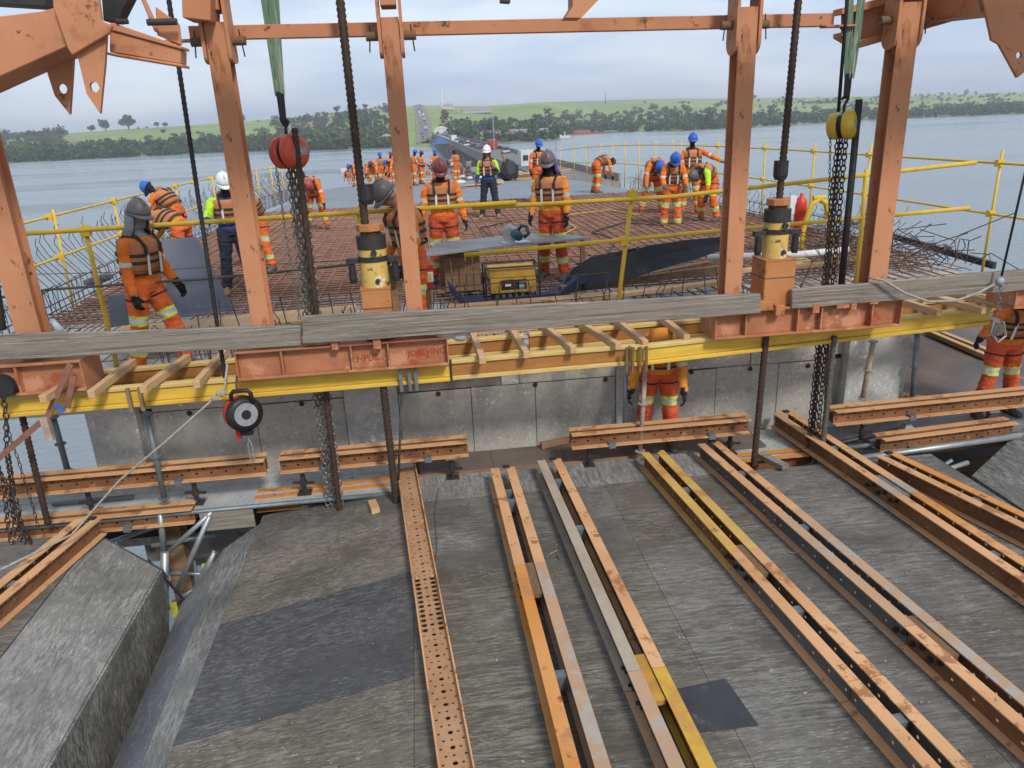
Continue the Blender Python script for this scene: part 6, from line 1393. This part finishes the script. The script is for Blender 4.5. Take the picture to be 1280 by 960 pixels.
    # boots and gloves
    for kx, sd in (('L', -1), ('R', 1)):
        a, t_ = J[kx+'ank'], J[kx+'toe']; f = (t_-a); f.z = 0; f.normalize(); x_ = Vector((f.y, -f.x, 0)); g = a.z-.085*s; b = MB(); rings = []
        for u, w, h0, h1 in ((-.085, .025, .01, .06), (-.075, .042, 0, .105), (-.02, .046, 0, .125), (.05, .046, 0, .10), (.12, .05, 0, .07), (.18, .044, 0, .058), (.205, .022, .008, .035)):
            c = Vector((a.x, a.y, g))+f*u*s
            rings.append([c+x_*(w*s*cx)+Vector((0, 0, (h0+(h1-h0)*cz)*s)) for cx, cz in ((-.9, 0), (.9, 0), (1, .3), (.8, .8), (.3, 1), (-.3, 1), (-.8, .8), (-1, .3))])
        b.ring(rings); b.build('boot', q['boots'], root, True)
        w, d = J[kx+'wri'], J[kx+'hnd']; b = MB()
        side = d.cross(YA) if abs(d.y) < .9 else d.cross(ZA); side = (XA-d*XA.dot(d)).normalized() if abs(XA.dot(d)) < .9 else (ZA-d*ZA.dot(d)).normalized(); nrm = d.cross(side)
        # palm plane: fingers spread along nrm (fore/aft), palm faces the body
        sp = nrm if abs(nrm.y) > abs(side.y) else side; pn = d.cross(sp).normalized()*(-sd)
        if pn.x*sd > 0: pn = -pn
        b.tube([w-d*.05*s, w, w+d*.03*s], [.046*s, .040*s, .038*s], 8)
        b.ring([sup(w+d*u*s, sp, pn, ww*s, tt*s, 10, 2.4) for u, ww, tt in ((.005, .03, .02), (.04, .042, .022), (.085, .045, .02), (.10, .042, .016))])
        for i, (o_, l_) in enumerate(((-.033, .068), (-.011, .078), (.011, .074), (.032, .058))):
            p0 = w+d*.092*s+sp*o_*s; p1 = p0+(d*.9+pn*.35).normalized()*l_*.5*s; p2 = p1+(d*.45+pn*.9).normalized()*l_*.5*s
            b.tube([p0, p1, p2], [.0115*s, .011*s, .009*s], 6)
        fwd = sp if sp.y > 0 else -sp
        p0 = w+d*.03*s+fwd*.035*s; p1 = p0+(d*.6+fwd*.7+pn*.2).normalized()*.035*s; p2 = p1+(d*.9+pn*.4).normalized()*.032*s
        b.tube([p0, p1, p2], [.014*s, .012*s, .010*s], 6)
        b.build('glove' if q['gloves'] is not C_SKIN else 'hand', q['gloves'], root, True)
def dk(px, py, z=0.0):
    p = farZ(px, py) if py < 300 and z == 0 else atZ(px, py, z); return p
W = person
W('worker with grey helmet and grey neck cloth standing astride by the large blue grey sheet', (atY(200, 455, 7.92).x, 7.92, -.10), -112, dict(lean=6, curl=4, hp=4, hy=-12, LA=(4, 10, 25, 4), RA=(-4, 8, 16, 4), LL=(22, 5, 16), RL=(-6, 5, 6)), helmet='grey', mask=C_GRY, hood=C_GRY, h=1.80, vox=.013)
W('worker with bright blue helmet leaning over the left rail', dk(232, 322), 80, dict(lean=38, curl=18, hp=8, LA=(32, 8, 30, 0), RA=(36, 8, 25, 0), LL=(10, 6, 18), RL=(-5, 6, 12)), helmet='blue', h=1.72, shirt=C_OR)
W('orange clad worker bent double behind the large blue grey sheet', (atZ(240, 352, 0).x, atZ(240, 352, 0).y, 0), 75, dict(lean=70, curl=20, hp=30, LA=(20, 10, 15, 0), RA=(28, 14, 25, 0), LL=(18, 8, 36), RL=(10, 8, 30)), helmet='brown', h=1.72, shirt=C_OR2)
W('white helmeted worker in lime and blue shirt and navy trousers by the left posts', dk(302, 366, 0.0), -165, dict(lean=8, curl=6, hp=14, hy=10, LA=(18, 18, 30, 10), RA=(20, 22, 40, 12), LL=(4, 6, 6), RL=(-4, 6, 4)), helmet='white', shirt=C_BLUE, upper=C_LIME, fore=C_BLUE, pants=C_NAVY, boots=C_BOOTB, gloves=C_GLVG, bands=False, h=1.78, vox=.014)
W('worker in orange half hidden behind the post by the white helmeted one', dk(331, 338, 0.0), 150, dict(lean=35, curl=15, hp=20, LA=(15, 10, 20, 0), RA=(18, 10, 20, 0), LL=(5, 6, 14), RL=(0, 6, 10)), helmet='blue', h=1.66, upper=C_LIME)
W('worker with pinkish red helmet bending toward the rebar beyond the orange hoist', dk(398, 286), 178, dict(lean=58, curl=22, hp=18, LA=(14, 14, 8, 4), RA=(8, 14, 10, 4), LL=(14, 10, 26), RL=(8, 10, 22)), helmet='red', h=1.72, gloves=C_GLV)
W('grey helmeted worker bending over the left hydraulic jack', (atY(521, 385, 8.0).x, 8.0, 0.0), 118, dict(lean=9, curl=12, hp=24, hy=-6, LA=(-4, 8, 34, 6), RA=(-4, 8, 30, 8), LL=(6, 5, 10), RL=(-4, 5, 6)), helmet='grey', shirt=C_OR2, mask=C_SKIN, h=1.82, vox=.013)
W('maroon helmeted worker with black face cloth looking down at the work table', (atY(558, 330, 11.2).x, 11.2, 0), 180, dict(lean=3, curl=6, hp=26, LA=(2, 15, 12, 4), RA=(2, 15, 12, 4), LL=(2, 6, 4), RL=(-2, 6, 3)), helmet='maroon', h=1.84, pants=C_PR, vox=.014)
W('white helmeted worker in lime vest raising a hand to his face', dk(613, 272), 168, dict(lean=2, curl=2, hp=4, LA=(10, 14, 118, 30), RA=(0, 14, 12, 2), LL=(2, 8, 3), RL=(-2, 8, 2)), helmet='white', shirt=C_BLUE, upper=C_LIME, fore=C_BLUE, pants=C_NAVY, boots=C_BOOTB, gloves=C_SKIN, bands=False, mask=C_SKIN, hood=C_SKIN, h=1.76)
W('brown helmeted worker with purple neck scarf standing behind the generator', (atY(692, 345, 11.0).x, 11.0, 0), 150, dict(lean=3, curl=5, hp=16, hy=10, LA=(4, 10, 14, 4), RA=(6, 10, 22, 6), LL=(4, 5, 6), RL=(-4, 5, 3)), helmet='brown', hood=C_PURP, shirt=C_OR2, pants=C_PR, h=1.86, vox=.014)
W('blue helmeted worker mostly hidden behind the purple scarfed one', dk(674, 252), 190, dict(lean=4, curl=4, hp=10, LA=(6, 14, 20, 4), RA=(6, 14, 20, 4)), helmet='blue', h=1.80, near=True)
W('worker bent at a right angle near the far right rail', dk(745, 241), -72, dict(lean=72, curl=20, hp=14, LA=(10, 10, 6, 0), RA=(4, 10, 8, 0), LL=(8, 7, 18), RL=(2, 7, 14)), helmet='maroon', h=1.70)
W('blue helmeted worker stooping to tie bars with head down', dk(814, 267), 180, dict(lean=52, curl=24, hp=30, LA=(16, 16, 12, 8), RA=(16, 16, 12, 8), LL=(10, 12, 22), RL=(10, 12, 22)), helmet='blue', h=1.80, pants=C_PR, gloves=C_GLVG)
W('blue helmeted worker with bowed head standing in front of the tying group', dk(838, 291), 172, dict(lean=14, curl=16, hp=24, LA=(20, 10, 40, 10), RA=(22, 10, 45, 10), LL=(4, 4, 6), RL=(-2, 4, 4)), helmet='blue', h=1.82, gloves=C_GLVG, vox=.014)
W('blue helmeted worker in black mask stretching one arm to the right rail', dk(862, 268), 172, dict(lean=2, curl=2, hp=4, LA=(10, 62, 8, 0), RA=(14, 10, 40, 6), LL=(2, 6, 3), RL=(-2, 6, 3)), helmet='blue', h=1.86, gloves=C_GLVG)
W('worker with lime sleeves bent low beside the tying group', dk(885, 276), 128, dict(lean=68, curl=16, hp=30, LA=(14, 12, 12, 0), RA=(20, 12, 14, 0), LL=(16, 9, 30), RL=(6, 9, 22)), helmet='grey', upper=C_LIME, h=1.80)
W('worker in orange stooping at the foot of the concrete end wall', (atY(822, 552, 7.42).x, 7.42, -1.262), 165, dict(lean=28, curl=30, hp=50, LA=(4, 8, 20, 4), RA=(4, 14, 8, 0), LL=(6, 4, 16), RL=(-6, 6, 8)), helmet=None, hood=C_OR2, mask=C_OR2, shirt=C_OR2, pants=C_PR, h=1.76, vox=.013)
W('worker on the right platform reaching out with a black glove', (atZ(1248, 522, -1.31).x, atZ(1248, 522, -1.31).y+.1, -1.31), 175, dict(lean=16, curl=10, hp=20, RA=(38, 48, 10, 0), LA=(20, 16, 30, 4), RL=(6, 9, 8), LL=(-2, 9, 4)), helmet='blue', h=1.74, pants=C_PR, vox=.014)
# the far crowd
crowd = [(438, 226, 'stand'), (446, 229, 'bend'), (453, 224, 'stand'), (463, 227, 'stand'), (468, 231, 'bend'), (474, 225, 'stand'), (479, 229, 'stand'), (484, 224, 'bend'), (490, 228, 'stand'), (494, 223, 'stand'), (500, 230, 'bend'), (519, 228, 'stand'), (527, 226, 'stand'), (536, 222, 'bend'), (546, 226, 'stand'), (558, 222, 'stand'), (566, 220, 'bend'), (457, 219, 'stand'), (486, 217, 'stand'), (541, 216, 'stand'), (530, 218, 'stand'), (461, 222, 'stand'), (471, 219, 'stand'), (498, 221, 'stand'), (508, 224, 'bend'), (514, 220, 'stand'), (523, 221, 'bend'), (549, 219, 'stand'), (572, 224, 'stand'), (580, 220, 'stand'), (443, 221, 'stand'), (433, 223, 'bend')]
CR = {}
for kd, P in (('stand', dict(lean=5, curl=6, hp=10, LA=(15, 10, 40, 4), RA=(20, 12, 30, 4))), ('bend', dict(lean=55, curl=20, hp=10, LA=(12, 10, 10, 0), RA=(16, 12, 10, 0), LL=(12, 8, 22), RL=(6, 8, 18)))):
    for hl, lab in (('blue', 'blue'), ('maroon', 'maroon')):
        nm = f'distant orange clad worker {"standing" if kd == "stand" else "bending"} in the crowd, {lab} helmet'
        W(nm, (0, 0, -50), 0, P, helmet=hl, h=1.74, near=False, vox=.03, group=f'distant {kd}ing workers with {lab} helmets'.replace('standing', 'standing').replace('bending', 'bending')); CR[(kd, hl)] = len(PEOPLE)-1
finish_people()
roots = [o for o in bpy.data.objects if o.type == 'EMPTY' and o.name.startswith('person')]
def copy_person(src, loc, rz):
    r = src.copy(); COL.objects.link(r); r.location = loc; r.rotation_euler = (0, 0, rz)
    for ch in src.children: c = ch.copy(); COL.objects.link(c); c.parent = r
srcs = {}
for o in roots:
    if o.location.z < -40: srcs[('stand' if 'standing' in o['label'] else 'bend', 'blue' if 'blue' in o['label'] else 'maroon')] = o
used = set()
for i, (px, py, kd) in enumerate(crowd):
    key = (kd, 'blue' if i % 4 else 'maroon'); p = farZ(px, py+4); rz = random.uniform(0, 6.28)
    if key not in used: used.add(key); srcs[key].location = p; srcs[key].rotation_euler = (0, 0, rz)
    else: copy_person(srcs[key], p, rz)
for k, o in srcs.items():
    if k not in used:
        for ch in list(o.children): bpy.data.objects.remove(ch)
        bpy.data.objects.remove(o)
# ============================================================ HAZE
hz = MB().box((-5000, -2200, WZ-1), (5000, 5000, 90))
hm = bpy.data.materials.new('haze_air'); hm.use_nodes = True; ht = hm.node_tree; ht.nodes.clear()
ho = ht.nodes.new('ShaderNodeOutputMaterial'); hv = ht.nodes.new('ShaderNodeVolumePrincipled'); hv.inputs['Color'].default_value = (.86, .90, .97, 1); hv.inputs['Density'].default_value = .0003; hv.inputs['Anisotropy'].default_value = .2
ht.links.new(hv.outputs[0], ho.inputs['Volume'])
hob = tag(hz.build('haze', hm, origin=(0, 1500, WZ-1)), 'pale haze over the lake', 'haze', kind='stuff')
